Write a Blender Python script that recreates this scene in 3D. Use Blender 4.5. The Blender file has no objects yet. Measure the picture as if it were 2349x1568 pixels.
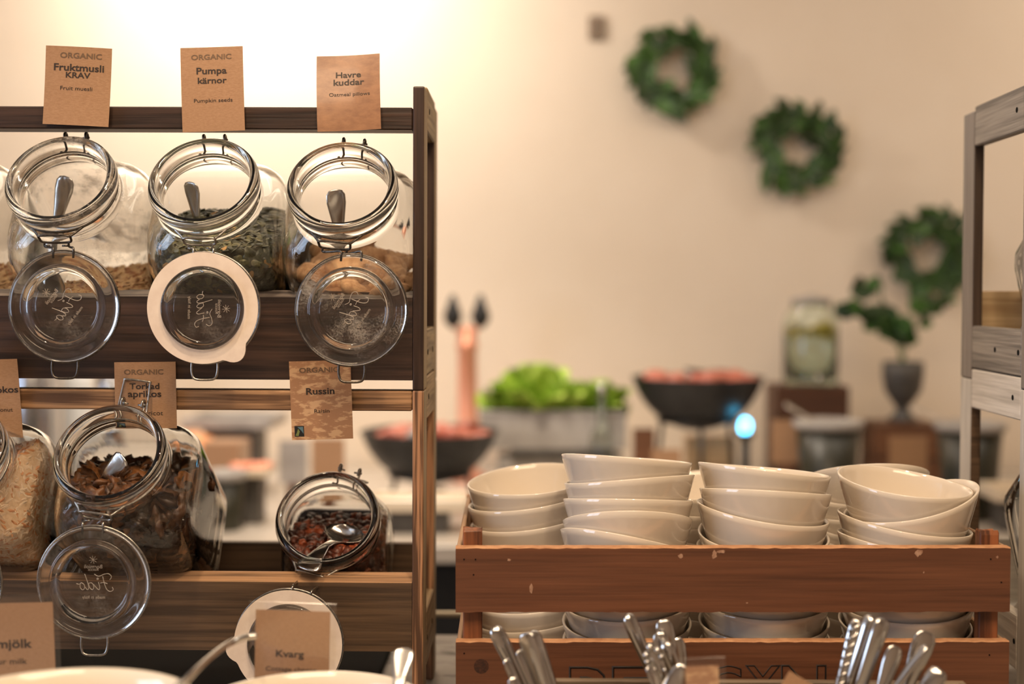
import bpy, bmesh, math, random
from mathutils import Vector, Matrix, Euler, Quaternion
random.seed(7)
PI = math.pi
SC = bpy.context.scene
C = SC.collection

def S(r, g, b, a=1.0):
    f = lambda c: (c / 255 / 12.92) if c / 255 <= 0.04045 else ((c / 255 + 0.055) / 1.055) ** 2.4
    return (f(r), f(g), f(b), a)

# ------------------------------------------------------------------ camera
H = 1.45                       # eye height
F = 3000.0                     # focal length in pixels of the 2349 x 1568 frame
CX, CY = 1174.5, 784.0
cam_d = bpy.data.cameras.new('camera')
cam = bpy.data.objects.new('camera', cam_d)
C.objects.link(cam)
cam.location = (0, 0, H)
CROT = Euler((math.radians(90 - 2.176), 0, math.radians(1.4416)))
cam.rotation_euler = CROT
cam_d.sensor_width = 36.0
cam_d.lens = 36.0 * F / 2349.0
cam_d.clip_start = 0.05
cam_d.clip_end = 50
cam_d.dof.use_dof = True
cam_d.dof.focus_distance = 1.385
cam_d.dof.aperture_fstop = 2.1
SC.camera = cam
CMAT = CROT.to_matrix()

def Wp(px, py, D):
    """world point where the photo's pixel ray meets the plane y = D"""
    d = CMAT @ Vector(((px - CX) / F, -(py - CY) / F, -1.0))
    t = D / d.y
    return Vector((d.x * t, D, H + d.z * t))

# ------------------------------------------------------------------ world, lights, exposure
SC.view_settings.view_transform = 'Standard'
SC.view_settings.look = 'None'
SC.view_settings.gamma = 1.0
SC.view_settings.use_curve_mapping = False
SC.view_settings.exposure = 0.0
SC.cycles.use_denoising = True
SC.cycles.max_bounces = 16
SC.cycles.transmission_bounces = 16
SC.cycles.transparent_max_bounces = 16
SC.cycles.glossy_bounces = 6
SC.cycles.diffuse_bounces = 5
SC.cycles.sample_clamp_indirect = 6.0
SC.cycles.blur_glossy = 0.5

world = bpy.data.worlds.new('world')
SC.world = world
world.use_nodes = True
world.node_tree.nodes['Background'].inputs[0].default_value = (0.75, 0.85, 1.0, 1)
world.node_tree.nodes['Background'].inputs[1].default_value = 0.6

def lamp(name, kind, loc, target, energy, color, size=0.1, size_y=None, spot=60, blend=0.6):
    ld = bpy.data.lights.new(name, kind)
    ld.energy = energy
    ld.color = color
    if kind == 'AREA':
        ld.size = size
        if size_y:
            ld.shape = 'RECTANGLE'
            ld.size_y = size_y
        else:
            ld.shape = 'DISK'
    if kind == 'SPOT':
        ld.spot_size = math.radians(spot)
        ld.spot_blend = blend
        ld.shadow_soft_size = size
    if kind == 'POINT':
        ld.shadow_soft_size = size
    o = bpy.data.objects.new(name, ld)
    C.objects.link(o)
    o.location = loc
    o.rotation_euler = (Vector(target) - Vector(loc)).to_track_quat('-Z', 'Y').to_euler()
    return o

WARM = (1.0, 0.86, 0.70)
WARM2 = (1.0, 0.75, 0.50)
# ceiling spots that wash the back wall
lamp('wall_spot', 'SPOT', (-0.85, 3.5, 2.80), (-0.85, 4.1, 2.15), 96, (1.0, 0.89, 0.77), 0.08, spot=165, blend=1.0)
lamp('wall_spot', 'SPOT', (2.25, 3.1, 2.80), (2.25, 4.1, 2.0), 34, WARM, 0.08, spot=160, blend=1.0)
# unseen fill panel added to lift the wall, and a spot brightening the table
lamp('buffet_fill', 'AREA', (0.3, 2.35, 2.86), (0.3, 3.3, 0.6), 30, WARM, 3.4, 0.7)
lamp('buffet_spot', 'SPOT', (-0.5, 2.5, 2.8), (-0.35, 3.1, 0.95), 108, WARM, 0.08, spot=75, blend=0.8)
# ceiling spots and panel above the serving counter
lamp('counter_spot', 'SPOT', (-0.45, 0.75, 2.78), (-0.35, 1.4, 1.35), 40, WARM2, 0.05, spot=75, blend=0.8)
lamp('counter_spot', 'SPOT', (0.3, 0.55, 2.78), (0.1, 1.4, 1.15), 36, WARM2, 0.05, spot=70, blend=0.8)
lamp('counter_panel', 'AREA', (0.1, -0.2, 2.82), (0.1, 0.25, 0.0), 38, WARM2, 1.6, 0.8)
# daylight through the window in the left wall
lamp('window_daylight', 'AREA', (-3.12, 0.15, 1.75), (0.0, 1.0, 1.3), 36, (0.62, 0.76, 1.0), 1.5, 1.2)

# ------------------------------------------------------------------ material helpers
MATS = {}
def nt(name):
    m = bpy.data.materials.new(name)
    m.use_nodes = True
    t = m.node_tree
    b = t.nodes['Principled BSDF']
    return m, t, b

def pmat(name, c1, c2=None, scale=(12, 12, 12), detail=4, rough=0.5, metal=0.0, bump=0.0,
         lo=0.35, hi=0.65, coat=0.0, spec=0.5, fine=None, bscale=None, sss=0.0):
    if name in MATS:
        return MATS[name]
    m, t, b = nt(name)
    n, l = t.nodes, t.links
    b.inputs['Roughness'].default_value = rough
    b.inputs['Metallic'].default_value = metal
    b.inputs['Specular IOR Level'].default_value = spec
    b.inputs['Coat Weight'].default_value = coat
    b.inputs['Coat Roughness'].default_value = 0.12
    if sss:
        b.inputs['Subsurface Weight'].default_value = sss
        b.inputs['Subsurface Radius'].default_value = (0.006, 0.004, 0.003)
    if c2 is None:
        b.inputs['Base Color'].default_value = c1
    tc = n.new('ShaderNodeTexCoord')
    mp = n.new('ShaderNodeMapping')
    mp.inputs['Scale'].default_value = scale
    l.new(tc.outputs['Object'], mp.inputs['Vector'])
    no = n.new('ShaderNodeTexNoise')
    no.inputs['Scale'].default_value = 1.0
    no.inputs['Detail'].default_value = detail
    no.inputs['Roughness'].default_value = 0.65
    l.new(mp.outputs['Vector'], no.inputs['Vector'])
    fac = no.outputs['Fac']
    if fine:
        mp2 = n.new('ShaderNodeMapping')
        mp2.inputs['Scale'].default_value = fine
        l.new(tc.outputs['Object'], mp2.inputs['Vector'])
        n2 = n.new('ShaderNodeTexNoise')
        n2.inputs['Scale'].default_value = 1.0
        n2.inputs['Detail'].default_value = 3
        l.new(mp2.outputs['Vector'], n2.inputs['Vector'])
        mx = n.new('ShaderNodeMath')
        mx.operation = 'ADD'
        sub = n.new('ShaderNodeMath')
        sub.operation = 'MULTIPLY_ADD'
        sub.inputs[1].default_value = 0.55
        sub.inputs[2].default_value = -0.275
        l.new(n2.outputs['Fac'], sub.inputs[0])
        l.new(fac, mx.inputs[0])
        l.new(sub.outputs[0], mx.inputs[1])
        fac = mx.outputs[0]
    if c2 is not None:
        cr = n.new('ShaderNodeValToRGB')
        cr.color_ramp.elements[0].position = lo
        cr.color_ramp.elements[1].position = hi
        cr.color_ramp.elements[0].color = c1
        cr.color_ramp.elements[1].color = c2
        l.new(fac, cr.inputs['Fac'])
        l.new(cr.outputs['Color'], b.inputs['Base Color'])
    if bump:
        bp = n.new('ShaderNodeBump')
        bp.inputs['Strength'].default_value = bump
        bp.inputs['Distance'].default_value = 0.002
        l.new(fac, bp.inputs['Height'])
        l.new(bp.outputs['Normal'], b.inputs['Normal'])
    MATS[name] = m
    return m

def wood(name, c1, c2, axis='x', g=1.0, rough=0.5, bump=0.25, coat=0.0, lo=0.36, hi=0.64):
    along, across = 3.0 * g, 70.0 * g
    fa, fc = 9.0 * g, 320.0 * g
    sc = {'x': (along, across, across), 'y': (across, along, across), 'z': (across, across, along)}[axis]
    fi = {'x': (fa, fc, fc), 'y': (fc, fa, fc), 'z': (fc, fc, fa)}[axis]
    return pmat(name, c1, c2, sc, 3, rough, 0, bump, lo, hi, coat, 0.5, fi)

def glass_mat(name, tint=(1, 1, 1, 1), rough=0.0, ior=1.48, dust=0.0, dscale=90, dcol=(0.75, 0.68, 0.6, 1)):
    m = bpy.data.materials.new(name)
    m.use_nodes = True
    t = m.node_tree
    n, l = t.nodes, t.links
    for x in list(n):
        n.remove(x)
    out = n.new('ShaderNodeOutputMaterial')
    g = n.new('ShaderNodeBsdfGlass')
    g.inputs['Color'].default_value = tint
    g.inputs['Roughness'].default_value = rough
    g.inputs['IOR'].default_value = ior
    if dust:
        tc = n.new('ShaderNodeTexCoord')
        no = n.new('ShaderNodeTexNoise')
        no.inputs['Scale'].default_value = dscale
        no.inputs['Detail'].default_value = 9
        no.inputs['Roughness'].default_value = 0.8
        l.new(tc.outputs['Object'], no.inputs['Vector'])
        n2 = n.new('ShaderNodeTexNoise')
        n2.inputs['Scale'].default_value = 22
        n2.inputs['Detail'].default_value = 3
        l.new(tc.outputs['Object'], n2.inputs['Vector'])
        mu = n.new('ShaderNodeMath')
        mu.operation = 'MULTIPLY'
        l.new(no.outputs['Fac'], mu.inputs[0])
        l.new(n2.outputs['Fac'], mu.inputs[1])
        mr = n.new('ShaderNodeMapRange')
        mr.inputs['From Min'].default_value = 0.27
        mr.inputs['From Max'].default_value = 0.42
        mr.inputs['To Min'].default_value = 0.0
        mr.inputs['To Max'].default_value = dust
        l.new(mu.outputs[0], mr.inputs['Value'])
        d = n.new('ShaderNodeBsdfDiffuse')
        d.inputs['Color'].default_value = dcol
        mix = n.new('ShaderNodeMixShader')
        l.new(mr.outputs[0], mix.inputs[0])
        l.new(g.outputs[0], mix.inputs[1])
        l.new(d.outputs[0], mix.inputs[2])
        l.new(mix.outputs[0], out.inputs[0])
    else:
        l.new(g.outputs[0], out.inputs[0])
    return m

def emit_mat(name, col, st):
    m, t, b = nt(name)
    b.inputs['Base Color'].default_value = col
    b.inputs['Emission Color'].default_value = col
    b.inputs['Emission Strength'].default_value = st
    return m

# ------------------------------------------------------------------ mesh helpers
def link(o, parent=None):
    C.objects.link(o)
    if parent is not None:
        o.parent = parent
    return o

def mobj(name, geo, mat, parent=None, smooth=False, M=None, sharp=None):
    """geo: bmesh, mesh or (verts, faces)"""
    if isinstance(geo, bmesh.types.BMesh):
        me = bpy.data.meshes.new(name)
        geo.to_mesh(me)
        geo.free()
    elif isinstance(geo, tuple):
        me = bpy.data.meshes.new(name)
        me.from_pydata([tuple(v) for v in geo[0]], [], geo[1])
        me.update()
    else:
        me = geo
    if mat is not None and not me.materials:
        me.materials.append(mat)
    if smooth:
        for p in me.polygons:
            p.use_smooth = True
        if sharp:
            me.set_sharp_from_angle(angle=math.radians(sharp))
    o = bpy.data.objects.new(name, me)
    link(o, parent)
    if M is not None:
        o.matrix_basis = M
    return o

def tag(o, label, cat, group=None, kind=None):
    o['label'] = label
    o['category'] = cat
    if group:
        o['group'] = group
    if kind:
        o['kind'] = kind
    return o

def struct(o, label=None):
    o['kind'] = 'structure'
    if label:
        o['label'] = label
    return o

def thing(name, label, cat, M=None, group=None):
    o = bpy.data.objects.new(name, None)
    o.empty_display_size = 0.02
    C.objects.link(o)
    if M is not None:
        o.matrix_basis = M
    return tag(o, label, cat, group)

def T(x, y, z):
    return Matrix.Translation((x, y, z))

def box(bm, c, s, bevel=0.0, rot=None, seg=1):
    Mx = Matrix.Translation(c)
    if rot is not None:
        Mx = Mx @ rot.to_matrix().to_4x4()
    Mx = Mx @ Matrix.Diagonal((s[0], s[1], s[2], 1))
    r = bmesh.ops.create_cube(bm, size=1.0, matrix=Mx)
    if bevel:
        vs = set(r['verts'])
        es = [e for e in bm.edges if e.verts[0] in vs and e.verts[1] in vs]
        bmesh.ops.bevel(bm, geom=es, offset=bevel, segments=seg, affect='EDGES', profile=0.6)
    return bm

def boxm(c, s, bevel=0.0, rot=None, seg=1):
    return box(bmesh.new(), c, s, bevel, rot, seg)

def lathe(prof, n=64):
    """prof: (r, z[, p]) from pole to pole or open; p is the superellipse power"""
    vs, fs, rings = [], [], []
    for q in prof:
        r, z = q[0], q[1]
        p = q[2] if len(q) > 2 else 2.0
        if r < 1e-7:
            rings.append([len(vs)])
            vs.append((0, 0, z))
        else:
            ring = []
            for i in range(n):
                a = 2 * PI * i / n
                ca, sa = math.cos(a), math.sin(a)
                k = 1.0 if p == 2.0 else (abs(ca) ** p + abs(sa) ** p) ** (-1.0 / p)
                ring.append(len(vs))
                vs.append((r * k * ca, r * k * sa, z))
            rings.append(ring)
    for a, b in zip(rings, rings[1:]):
        for i in range(n):
            j = (i + 1) % n
            if len(a) == 1 and len(b) == 1:
                continue
            if len(a) == 1:
                fs.append((a[0], b[i], b[j]))
            elif len(b) == 1:
                fs.append((a[i], b[0], a[j]))
            else:
                fs.append((a[i], b[i], b[j], a[j]))
    return vs, fs

def fixn(geo):
    bm = bmesh.new()
    v = [bm.verts.new(p) for p in geo[0]]
    for f in geo[1]:
        try:
            bm.faces.new([v[i] for i in f])
        except ValueError:
            pass
    bmesh.ops.recalc_face_normals(bm, faces=bm.faces)
    return bm

def smooth_path(pts, sub=6, closed=False):
    pts = [Vector(p) for p in pts]
    n = len(pts)
    out = []
    rng = range(n if closed else n - 1)
    for i in rng:
        if closed:
            p0, p1, p2, p3 = pts[i - 1], pts[i], pts[(i + 1) % n], pts[(i + 2) % n]
        else:
            p0, p1, p2, p3 = pts[max(i - 1, 0)], pts[i], pts[i + 1], pts[min(i + 2, n - 1)]
        for k in range(sub):
            t = k / sub
            out.append(0.5 * ((2 * p1) + (-p0 + p2) * t + (2 * p0 - 5 * p1 + 4 * p2 - p3) * t * t
                              + (-p0 + 3 * p1 - 3 * p2 + p3) * t ** 3))
    if not closed:
        out.append(pts[-1])
    return out

def add_tube(bm, pts, r, n=8, closed=False):
    pts = [Vector(p) for p in pts]
    m = len(pts)
    rad = r if isinstance(r, (list, tuple)) else [r] * m
    rings = []
    nrm = None
    for i, p in enumerate(pts):
        if closed:
            d = pts[(i + 1) % m] - pts[i - 1]
        else:
            d = pts[min(i + 1, m - 1)] - pts[max(i - 1, 0)]
        if d.length < 1e-9:
            d = Vector((0, 0, 1))
        d.normalize()
        if nrm is None:
            nrm = d.orthogonal().normalized()
        else:
            nrm = nrm - d * nrm.dot(d)
            if nrm.length < 1e-6:
                nrm = d.orthogonal()
            nrm.normalize()
        b = d.cross(nrm)
        rings.append([bm.verts.new(p + (nrm * math.cos(2 * PI * k / n) + b * math.sin(2 * PI * k / n)) * rad[i])
                      for k in range(n)])
    R = rings + ([rings[0]] if closed else [])
    for a, b in zip(R, R[1:]):
        for k in range(n):
            bm.faces.new((a[k], a[(k + 1) % n], b[(k + 1) % n], b[k]))
    if not closed:
        bm.faces.new(list(reversed(rings[0])))
        bm.faces.new(rings[-1])
    return bm

def tube(pts, r, n=8, closed=False):
    return add_tube(bmesh.new(), pts, r, n, closed)

def prism(poly, y0, y1, axis='x'):
    """extrude the 2D polygon; axis 'x': poly is (y, z), extruded along x"""
    n = len(poly)
    if axis == 'x':
        v = [(y0, a, b) for a, b in poly] + [(y1, a, b) for a, b in poly]
    elif axis == 'y':
        v = [(a, y0, b) for a, b in poly] + [(a, y1, b) for a, b in poly]
    else:
        v = [(a, b, y0) for a, b in poly] + [(a, b, y1) for a, b in poly]
    f = [tuple(range(n)), tuple(range(2 * n - 1, n - 1, -1))]
    f += [(i, (i + 1) % n, n + (i + 1) % n, n + i) for i in range(n)]
    return fixn((v, f))

def strip(stations, K=9):
    """flat or cupped strip along x. station: (x, half width, thickness, cup depth, z)"""
    vs, fs = [], []
    m = len(stations)
    for (x, w, th, c, z) in stations:
        for sgn in (1, -1):
            for k in range(K):
                u = -1 + 2 * k / (K - 1)
                zz = z + c * (u * u - 1)
                e = math.sqrt(max(0.0, 1 - u * u))
                vs.append((x, w * u, zz + sgn * th * 0.5 * (0.25 + 0.75 * e)))
    def idx(i, s, k):
        return i * 2 * K + s * K + k
    for i in range(m - 1):
        for k in range(K - 1):
            fs.append((idx(i, 0, k), idx(i + 1, 0, k), idx(i + 1, 0, k + 1), idx(i, 0, k + 1)))
            fs.append((idx(i, 1, k), idx(i, 1, k + 1), idx(i + 1, 1, k + 1), idx(i + 1, 1, k)))
        for k in (0, K - 1):
            fs.append((idx(i, 0, k), idx(i, 1, k), idx(i + 1, 1, k), idx(i + 1, 0, k)))
    for i in (0, m - 1):
        for k in range(K - 1):
            fs.append((idx(i, 0, k), idx(i, 0, k + 1), idx(i, 1, k + 1), idx(i, 1, k)))
    return fixn((vs, fs))

def frame_from(tip, direction, up):
    """matrix whose local x runs along direction and local z leans to up"""
    x = Vector(direction).normalized()
    z = Vector(up) - x * Vector(up).dot(x)
    z.normalize()
    y = z.cross(x)
    M = Matrix((x, y, z)).transposed().to_4x4()
    M.translation = Vector(tip)
    return M

def text_mesh(s, width=None, height=None, bold=0.0, outline=0.0, extrude=0.0, space=1.0, squash=1.0):
    cu = bpy.data.curves.new('lettering', 'FONT')
    cu.body = s
    cu.align_x = 'CENTER'
    cu.align_y = 'CENTER'
    cu.size = 1.0
    cu.offset = bold
    cu.space_character = space
    cu.resolution_u = 3
    cu.extrude = extrude
    if outline:
        cu.fill_mode = 'NONE'
        cu.bevel_depth = outline
        cu.bevel_resolution = 0
    o = bpy.data.objects.new('lettering', cu)
    C.objects.link(o)
    dg = bpy.context.evaluated_depsgraph_get()
    me = bpy.data.meshes.new_from_object(o.evaluated_get(dg))
    bpy.data.objects.remove(o)
    bpy.data.curves.remove(cu)
    xs = [v.co.x for v in me.vertices]
    ys = [v.co.y for v in me.vertices]
    x0, x1, y0, y1 = min(xs), max(xs), min(ys), max(ys)
    k = (width / (x1 - x0)) if width else height / (y1 - y0)
    kz = k
    for v in me.vertices:
        v.co = Vector(((v.co.x - (x0 + x1) / 2) * k, (v.co.y - (y0 + y1) / 2) * k * squash, v.co.z * kz))
    return me

# ------------------------------------------------------------------ materials
M_wall = pmat('cream_wall', S(229, 213, 193), S(232, 217, 198), (3, 3, 3), 3, 0.85, bump=0.03)
M_ceil = pmat('ceiling_white', S(238, 230, 218), rough=0.9)
M_floor = wood('floor_boards', S(96, 74, 56), S(128, 101, 78), 'y', 0.15, 0.5)
M_steel = pmat('steel', S(205, 203, 200), rough=0.16, metal=1.0)
M_wire = pmat('clasp_wire_steel', S(150, 146, 140), S(185, 180, 172), (300, 300, 300), 2, 0.28, 1.0)
M_wire_dk = pmat('clasp_wire_dark', S(84, 78, 72), S(112, 105, 98), (300, 300, 300), 2, 0.34, 1.0)
M_glass = glass_mat('jar_glass', (0.985, 0.99, 0.985, 1))
M_glass_dusty = glass_mat('jar_glass_dusty', (0.985, 0.99, 0.985, 1), dust=0.5)
M_lid = glass_mat('lid_glass', (0.985, 0.985, 0.98, 1), dust=0.12, dscale=400)
M_lid_dusty = glass_mat('lid_glass_dusty', (0.985, 0.985, 0.98, 1), dust=0.4, dscale=500)
M_emb = pmat('embossed_glass', S(168, 156, 142), rough=0.08, spec=1.0)
M_gask = pmat('gasket_rubber', S(222, 204, 188), S(232, 216, 200), (60, 60, 60), 3, 0.55)
M_porc = pmat('white_porcelain', S(217, 205, 189), rough=0.07, spec=0.55, coat=0.4)
M_porc2 = pmat('cream_porcelain', S(232, 222, 206), rough=0.08, spec=0.55, coat=0.4)
M_kraft = pmat('kraft_paper', S(162, 124, 92), S(176, 138, 105), (260, 260, 900), 4, 0.42, coat=0.35, bump=0.06)
M_kraft_worn = pmat('kraft_paper_worn', S(172, 128, 94), S(208, 168, 128), (45, 45, 130), 7, 0.4, coat=0.35, bump=0.1, lo=0.5, hi=0.56)
M_ink = pmat('dark_ink', S(52, 40, 32), rough=0.6)
M_ink2 = pmat('grey_ink', S(112, 88, 66), rough=0.6)
M_blackpr = pmat('black_print', S(28, 28, 26), rough=0.5)
M_greenpr = pmat('green_print', S(120, 130, 70), rough=0.5)
M_bluepr = pmat('blue_print', S(90, 120, 130), rough=0.5)
M_esp_x = wood('espresso_wood', S(38, 26, 20), S(70, 50, 40), 'x', 1.0, 0.42, 0.3)
M_esp_z = wood('espresso_wood_upright', S(40, 27, 21), S(66, 47, 38), 'z', 1.0, 0.42, 0.3)
M_esp_y = wood('espresso_wood_depth', S(52, 38, 28), S(96, 76, 56), 'y', 1.0, 0.42, 0.3)
M_brn_x = wood('brown_wood', S(112, 80, 54), S(192, 148, 106), 'x', 1.0, 0.5, 0.35, lo=0.4, hi=0.6)
M_brn_b = wood('brown_wood_board', S(66, 50, 36), S(98, 76, 56), 'x', 1.0, 0.5, 0.3)
M_brn_z = wood('brown_wood_upright', S(88, 62, 44), S(186, 138, 102), 'z', 1.0, 0.5, 0.35, lo=0.42, hi=0.56)
M_brn_y = wood('brown_wood_depth', S(120, 98, 72), S(176, 150, 116), 'y', 1.0, 0.5, 0.3)
M_gry_y = wood('grey_wood_depth', S(98, 92, 86), S(150, 141, 130), 'y', 0.9, 0.5, 0.4)
M_gry_z = wood('grey_wood_upright', S(112, 104, 98), S(140, 131, 124), 'z', 1.0, 0.45, 0.2)
M_gry_d = wood('dark_grey_wood_upright', S(52, 40, 32), S(74, 58, 46), 'z', 1.0, 0.45, 0.2)
M_wht_y = wood('whitewashed_wood_depth', S(186, 178, 166), S(222, 214, 202), 'y', 0.9, 0.55, 0.3)
M_wht_z = wood('whitewashed_wood_upright', S(186, 180, 170), S(216, 210, 200), 'z', 1.0, 0.55, 0.2)
M_wht_x = wood('whitewashed_wood', S(170, 164, 156), S(198, 192, 182), 'x', 1.0, 0.55, 0.2)
M_gry_x = wood('grey_wood', S(98, 92, 86), S(140, 131, 124), 'x', 1.0, 0.5, 0.2)
M_cr_x = wood('crate_wood', S(84, 50, 31), S(116, 72, 47), 'x', 0.8, 0.5, 0.2, lo=0.3, hi=0.72)
M_cr_z = wood('crate_wood_upright', S(78, 42, 22), S(146, 88, 52), 'z', 0.8, 0.5, 0.3)
M_cr_y = wood('crate_wood_depth', S(150, 116, 88), S(188, 152, 118), 'y', 0.8, 0.55, 0.3)
M_cr_edge = pmat('crate_raw_edge', S(170, 120, 82), S(200, 150, 108), (60, 60, 60), 3, 0.7)
M_box = wood('cutlery_box_wood', S(96, 80, 64), S(168, 148, 124), 'x', 1.0, 0.6, 0.3)

# ------------------------------------------------------------------ the room
X0, X1, Y0, Y1, ZC = -3.0, 3.2, -2.6, 4.1, 2.9
struct(mobj('floor', boxm(((X0 + X1) / 2, (Y0 + Y1) / 2, -0.05), (X1 - X0, Y1 - Y0, 0.1)), M_floor))
struct(mobj('ceiling', boxm(((X0 + X1) / 2, (Y0 + Y1) / 2, ZC + 0.05), (X1 - X0, Y1 - Y0, 0.1)), M_ceil))
struct(mobj('wall_back', boxm(((X0 + X1) / 2, Y1 + 0.05, ZC / 2), (X1 - X0 + 0.2, 0.1, ZC)), M_wall))
struct(mobj('wall_front', boxm(((X0 + X1) / 2, Y0 - 0.05, ZC / 2), (X1 - X0 + 0.2, 0.1, ZC)), M_wall))
struct(mobj('wall_right', boxm((X1 + 0.05, (Y0 + Y1) / 2, ZC / 2), (0.1, Y1 - Y0, ZC)), M_wall))
bm = bmesh.new()     # left wall with a window opening y -0.65..0.95, z 1.1..2.4
xw = X0 - 0.05
box(bm, (xw, (Y0 - 0.65) / 2, ZC / 2), (0.1, -0.65 - Y0, ZC))
box(bm, (xw, (Y1 + 0.95) / 2, ZC / 2), (0.1, Y1 - 0.95, ZC))
box(bm, (xw, 0.15, 0.55), (0.1, 1.6, 1.1))
box(bm, (xw, 0.15, 2.65), (0.1, 1.6, 0.5))
struct(mobj('wall_left', bm, M_wall))
w = struct(mobj('window_1', boxm((xw, 0.15, 1.12), (0.12, 1.6, 0.04)), M_ceil))
for yy in (-0.63, 0.15, 0.93):
    mobj('window_frame', boxm((xw, yy, 1.75), (0.06, 0.04, 1.3)), M_ceil, w)

# ------------------------------------------------------------------ serving counter
ZK = H - 0.47
M_ctop = pmat('counter_worn_grey', S(60, 54, 48), S(150, 143, 134), (9, 30, 9), 5, 0.5, bump=0.1, lo=0.36, hi=0.46)
M_black = pmat('black_laminate', S(14, 13, 12), rough=0.85, spec=0.1)
M_cloth = pmat('black_cloth', S(12, 11, 11), S(18, 17, 16), (40, 40, 40), 3, 0.9)
t = thing('serving_counter', 'grey worn serving counter under the jar racks and the bowl crate', 'counter', T(0, 0, 0))
mobj('counter_top', boxm((0.1, 1.19, ZK - 0.02), (3.0, 1.18, 0.04), 0.003), M_ctop, t)
mobj('counter_base', boxm((0.1, 1.19, (ZK - 0.04) / 2), (2.9, 1.1, ZK - 0.04)), M_black, t)
zr = Wp(1015, 1408, 1.86).z
o = mobj('back_rail', tube([(-1.3, 1.86, zr), (1.5, 1.86, zr)], 0.0045, 10), pmat('pale_rail', S(190, 176, 150), rough=0.35, metal=0.6), t, True)
for xx in (-1.0, 1.2):
    mobj('rail_bracket', tube([(xx, 1.75, ZK - 0.03), (xx, 1.86, ZK - 0.03), (xx, 1.86, zr)], 0.004, 8), M_steel, t)

# ------------------------------------------------------------------ jar racks
XL = Wp(968, 600, 1.41).x           # outer right face of the left rack
XR = Wp(2345, 600, 1.452).x          # outer left face of the right rack
D0, D1 = 1.41, 1.61
PT, PD = 0.0125, 0.042              # post width and depth
ZMID = H - 0.1065

def rack_module(name, label, xa, xb, z_post, z_rail, z_side, z_front, z_plank, mats, pivot, rot, th, group, D1=D1, rear=None):
    """z pairs are (bottom, top) in world metres; xa < xb outer faces; th = jar tilt the shelf follows"""
    (mx, mz, my, mb, mzr, mside, medge) = mats
    P = Matrix.Translation(pivot)
    t = thing(name, label, 'rack', P @ rot.to_matrix().to_4x4(), group)
    iv = Matrix.Translation(-Vector(pivot))
    def part(n, geo, m, **k):
        bmesh.ops.transform(geo, matrix=iv, verts=geo.verts)
        return mobj(n, geo, m, t, **k)
    for xx in (xa, xb - PT):
        for k, yy in enumerate((D0, D1 - PD)):
            po = part('post', boxm((xx + PT / 2, yy + PD / 2, sum(z_post) / 2), (PT, PD, z_post[1] - z_post[0]), 0.0018, seg=2), mz if k == 0 else mzr)
            po.data.materials.append(mside)
            for pf in po.data.polygons:
                if abs(pf.normal.x) > 0.9 and (pf.normal.x > 0) == (xx != xa):
                    pf.material_index = 1
        inner = xx
        r = part('side_rail', boxm((inner + PT / 2, (D0 + D1) / 2, sum(z_side) / 2), (PT, D1 - D0 - 2 * PD - 0.0006, z_side[1] - z_side[0]), 0.0015), my)
        p = part('side_plank', boxm((inner + PT / 2, (D0 + D1) / 2, sum(z_plank) / 2), (PT, D1 - D0 - 2 * PD - 0.0006, z_plank[1] - z_plank[0]), 0.0015), my)
        sx = inner - 0.0004 if inner == xa else inner + PT + 0.0004
        for (yy, zz, q) in ((1.475, z_side, r), (1.46, z_plank, p), (1.535, z_plank, p)):
            vs, fs = lathe([(0, 0), (0.0032, 0), (0.0032, 0.0003), (0, 0.0003)], 12)
            g = fixn((vs, fs))
            bmesh.ops.transform(g, matrix=Matrix.Translation((sx, yy, zz[0] + 0.5 * (zz[1] - zz[0]))) @ Matrix.Rotation(PI / 2, 4, 'Y'), verts=g.verts)
            bmesh.ops.transform(g, matrix=iv, verts=g.verts)
            mobj('screw_hole', g, M_black, q)
    la, lb = xa + PT + 0.0003, xb - PT - 0.0003
    part('front_rail', boxm(((la + lb) / 2, D0 + 0.019, sum(z_rail) / 2), (lb - la, 0.034, z_rail[1] - z_rail[0]), 0.0015), mx)
    zt, zb = z_front[1], z_front[0]
    fb = part('front_board', prism([(D0 + 0.001, zb), (D0 + 0.001, zt - 0.0075), (D0 + 0.019, zt), (D0 + 0.021, zt), (D0 + 0.021, zb)], la, lb), mb)
    fb.data.materials.append(medge)
    for pf in fb.data.polygons:
        if pf.normal.z > 0.2:
            pf.material_index = 1
    part('rear_board', boxm(((la + lb) / 2, D1 - 0.008, (zt + zb) / 2), (lb - la, 0.013, zt - zb), 0.001), rear or mb)
    s = math.tan(PI / 2 - th)
    ya, yb = D0 + 0.0215, D1 - 0.0155
    za = zt - 0.004
    zbk = max(za - s * (yb - ya), zb + 0.008)
    ybk = ya + (za - zbk) / s
    part('shelf', prism([(ya, za), (ybk, zbk), (yb, zbk), (yb, zbk - 0.007), (ybk - 0.004, zbk - 0.007), (ya, za - 0.009)], la, lb), mb)
    return t

ROTL = Euler((0, math.radians(0.28), math.radians(0.8)))
TU, TL = math.radians(57), math.radians(55)
M_raw = wood('raw_pale_board', S(176, 146, 108), S(206, 178, 138), 'x', 1.0, 0.6, 0.3)
M_khaki = wood('khaki_side', S(128, 108, 80), S(168, 146, 112), 'z', 1.0, 0.5, 0.3)  # paler tone given to the outer side faces of the posts
M_khaki_y = wood('khaki_rail', S(112, 94, 68), S(170, 148, 114), 'y', 1.0, 0.5, 0.3)  # paler than the espresso wood of the fronts
M_edge_e = wood('dusty_espresso_edge', S(70, 60, 54), S(132, 120, 110), 'x', 2.0, 0.5, 0.2)
M_edge_b = wood('worn_brown_edge', S(104, 78, 56), S(176, 136, 100), 'x', 1.0, 0.5, 0.3)
esp = (M_esp_x, M_esp_z, M_khaki_y, M_esp_x, M_esp_z, M_khaki, M_edge_e)
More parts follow.
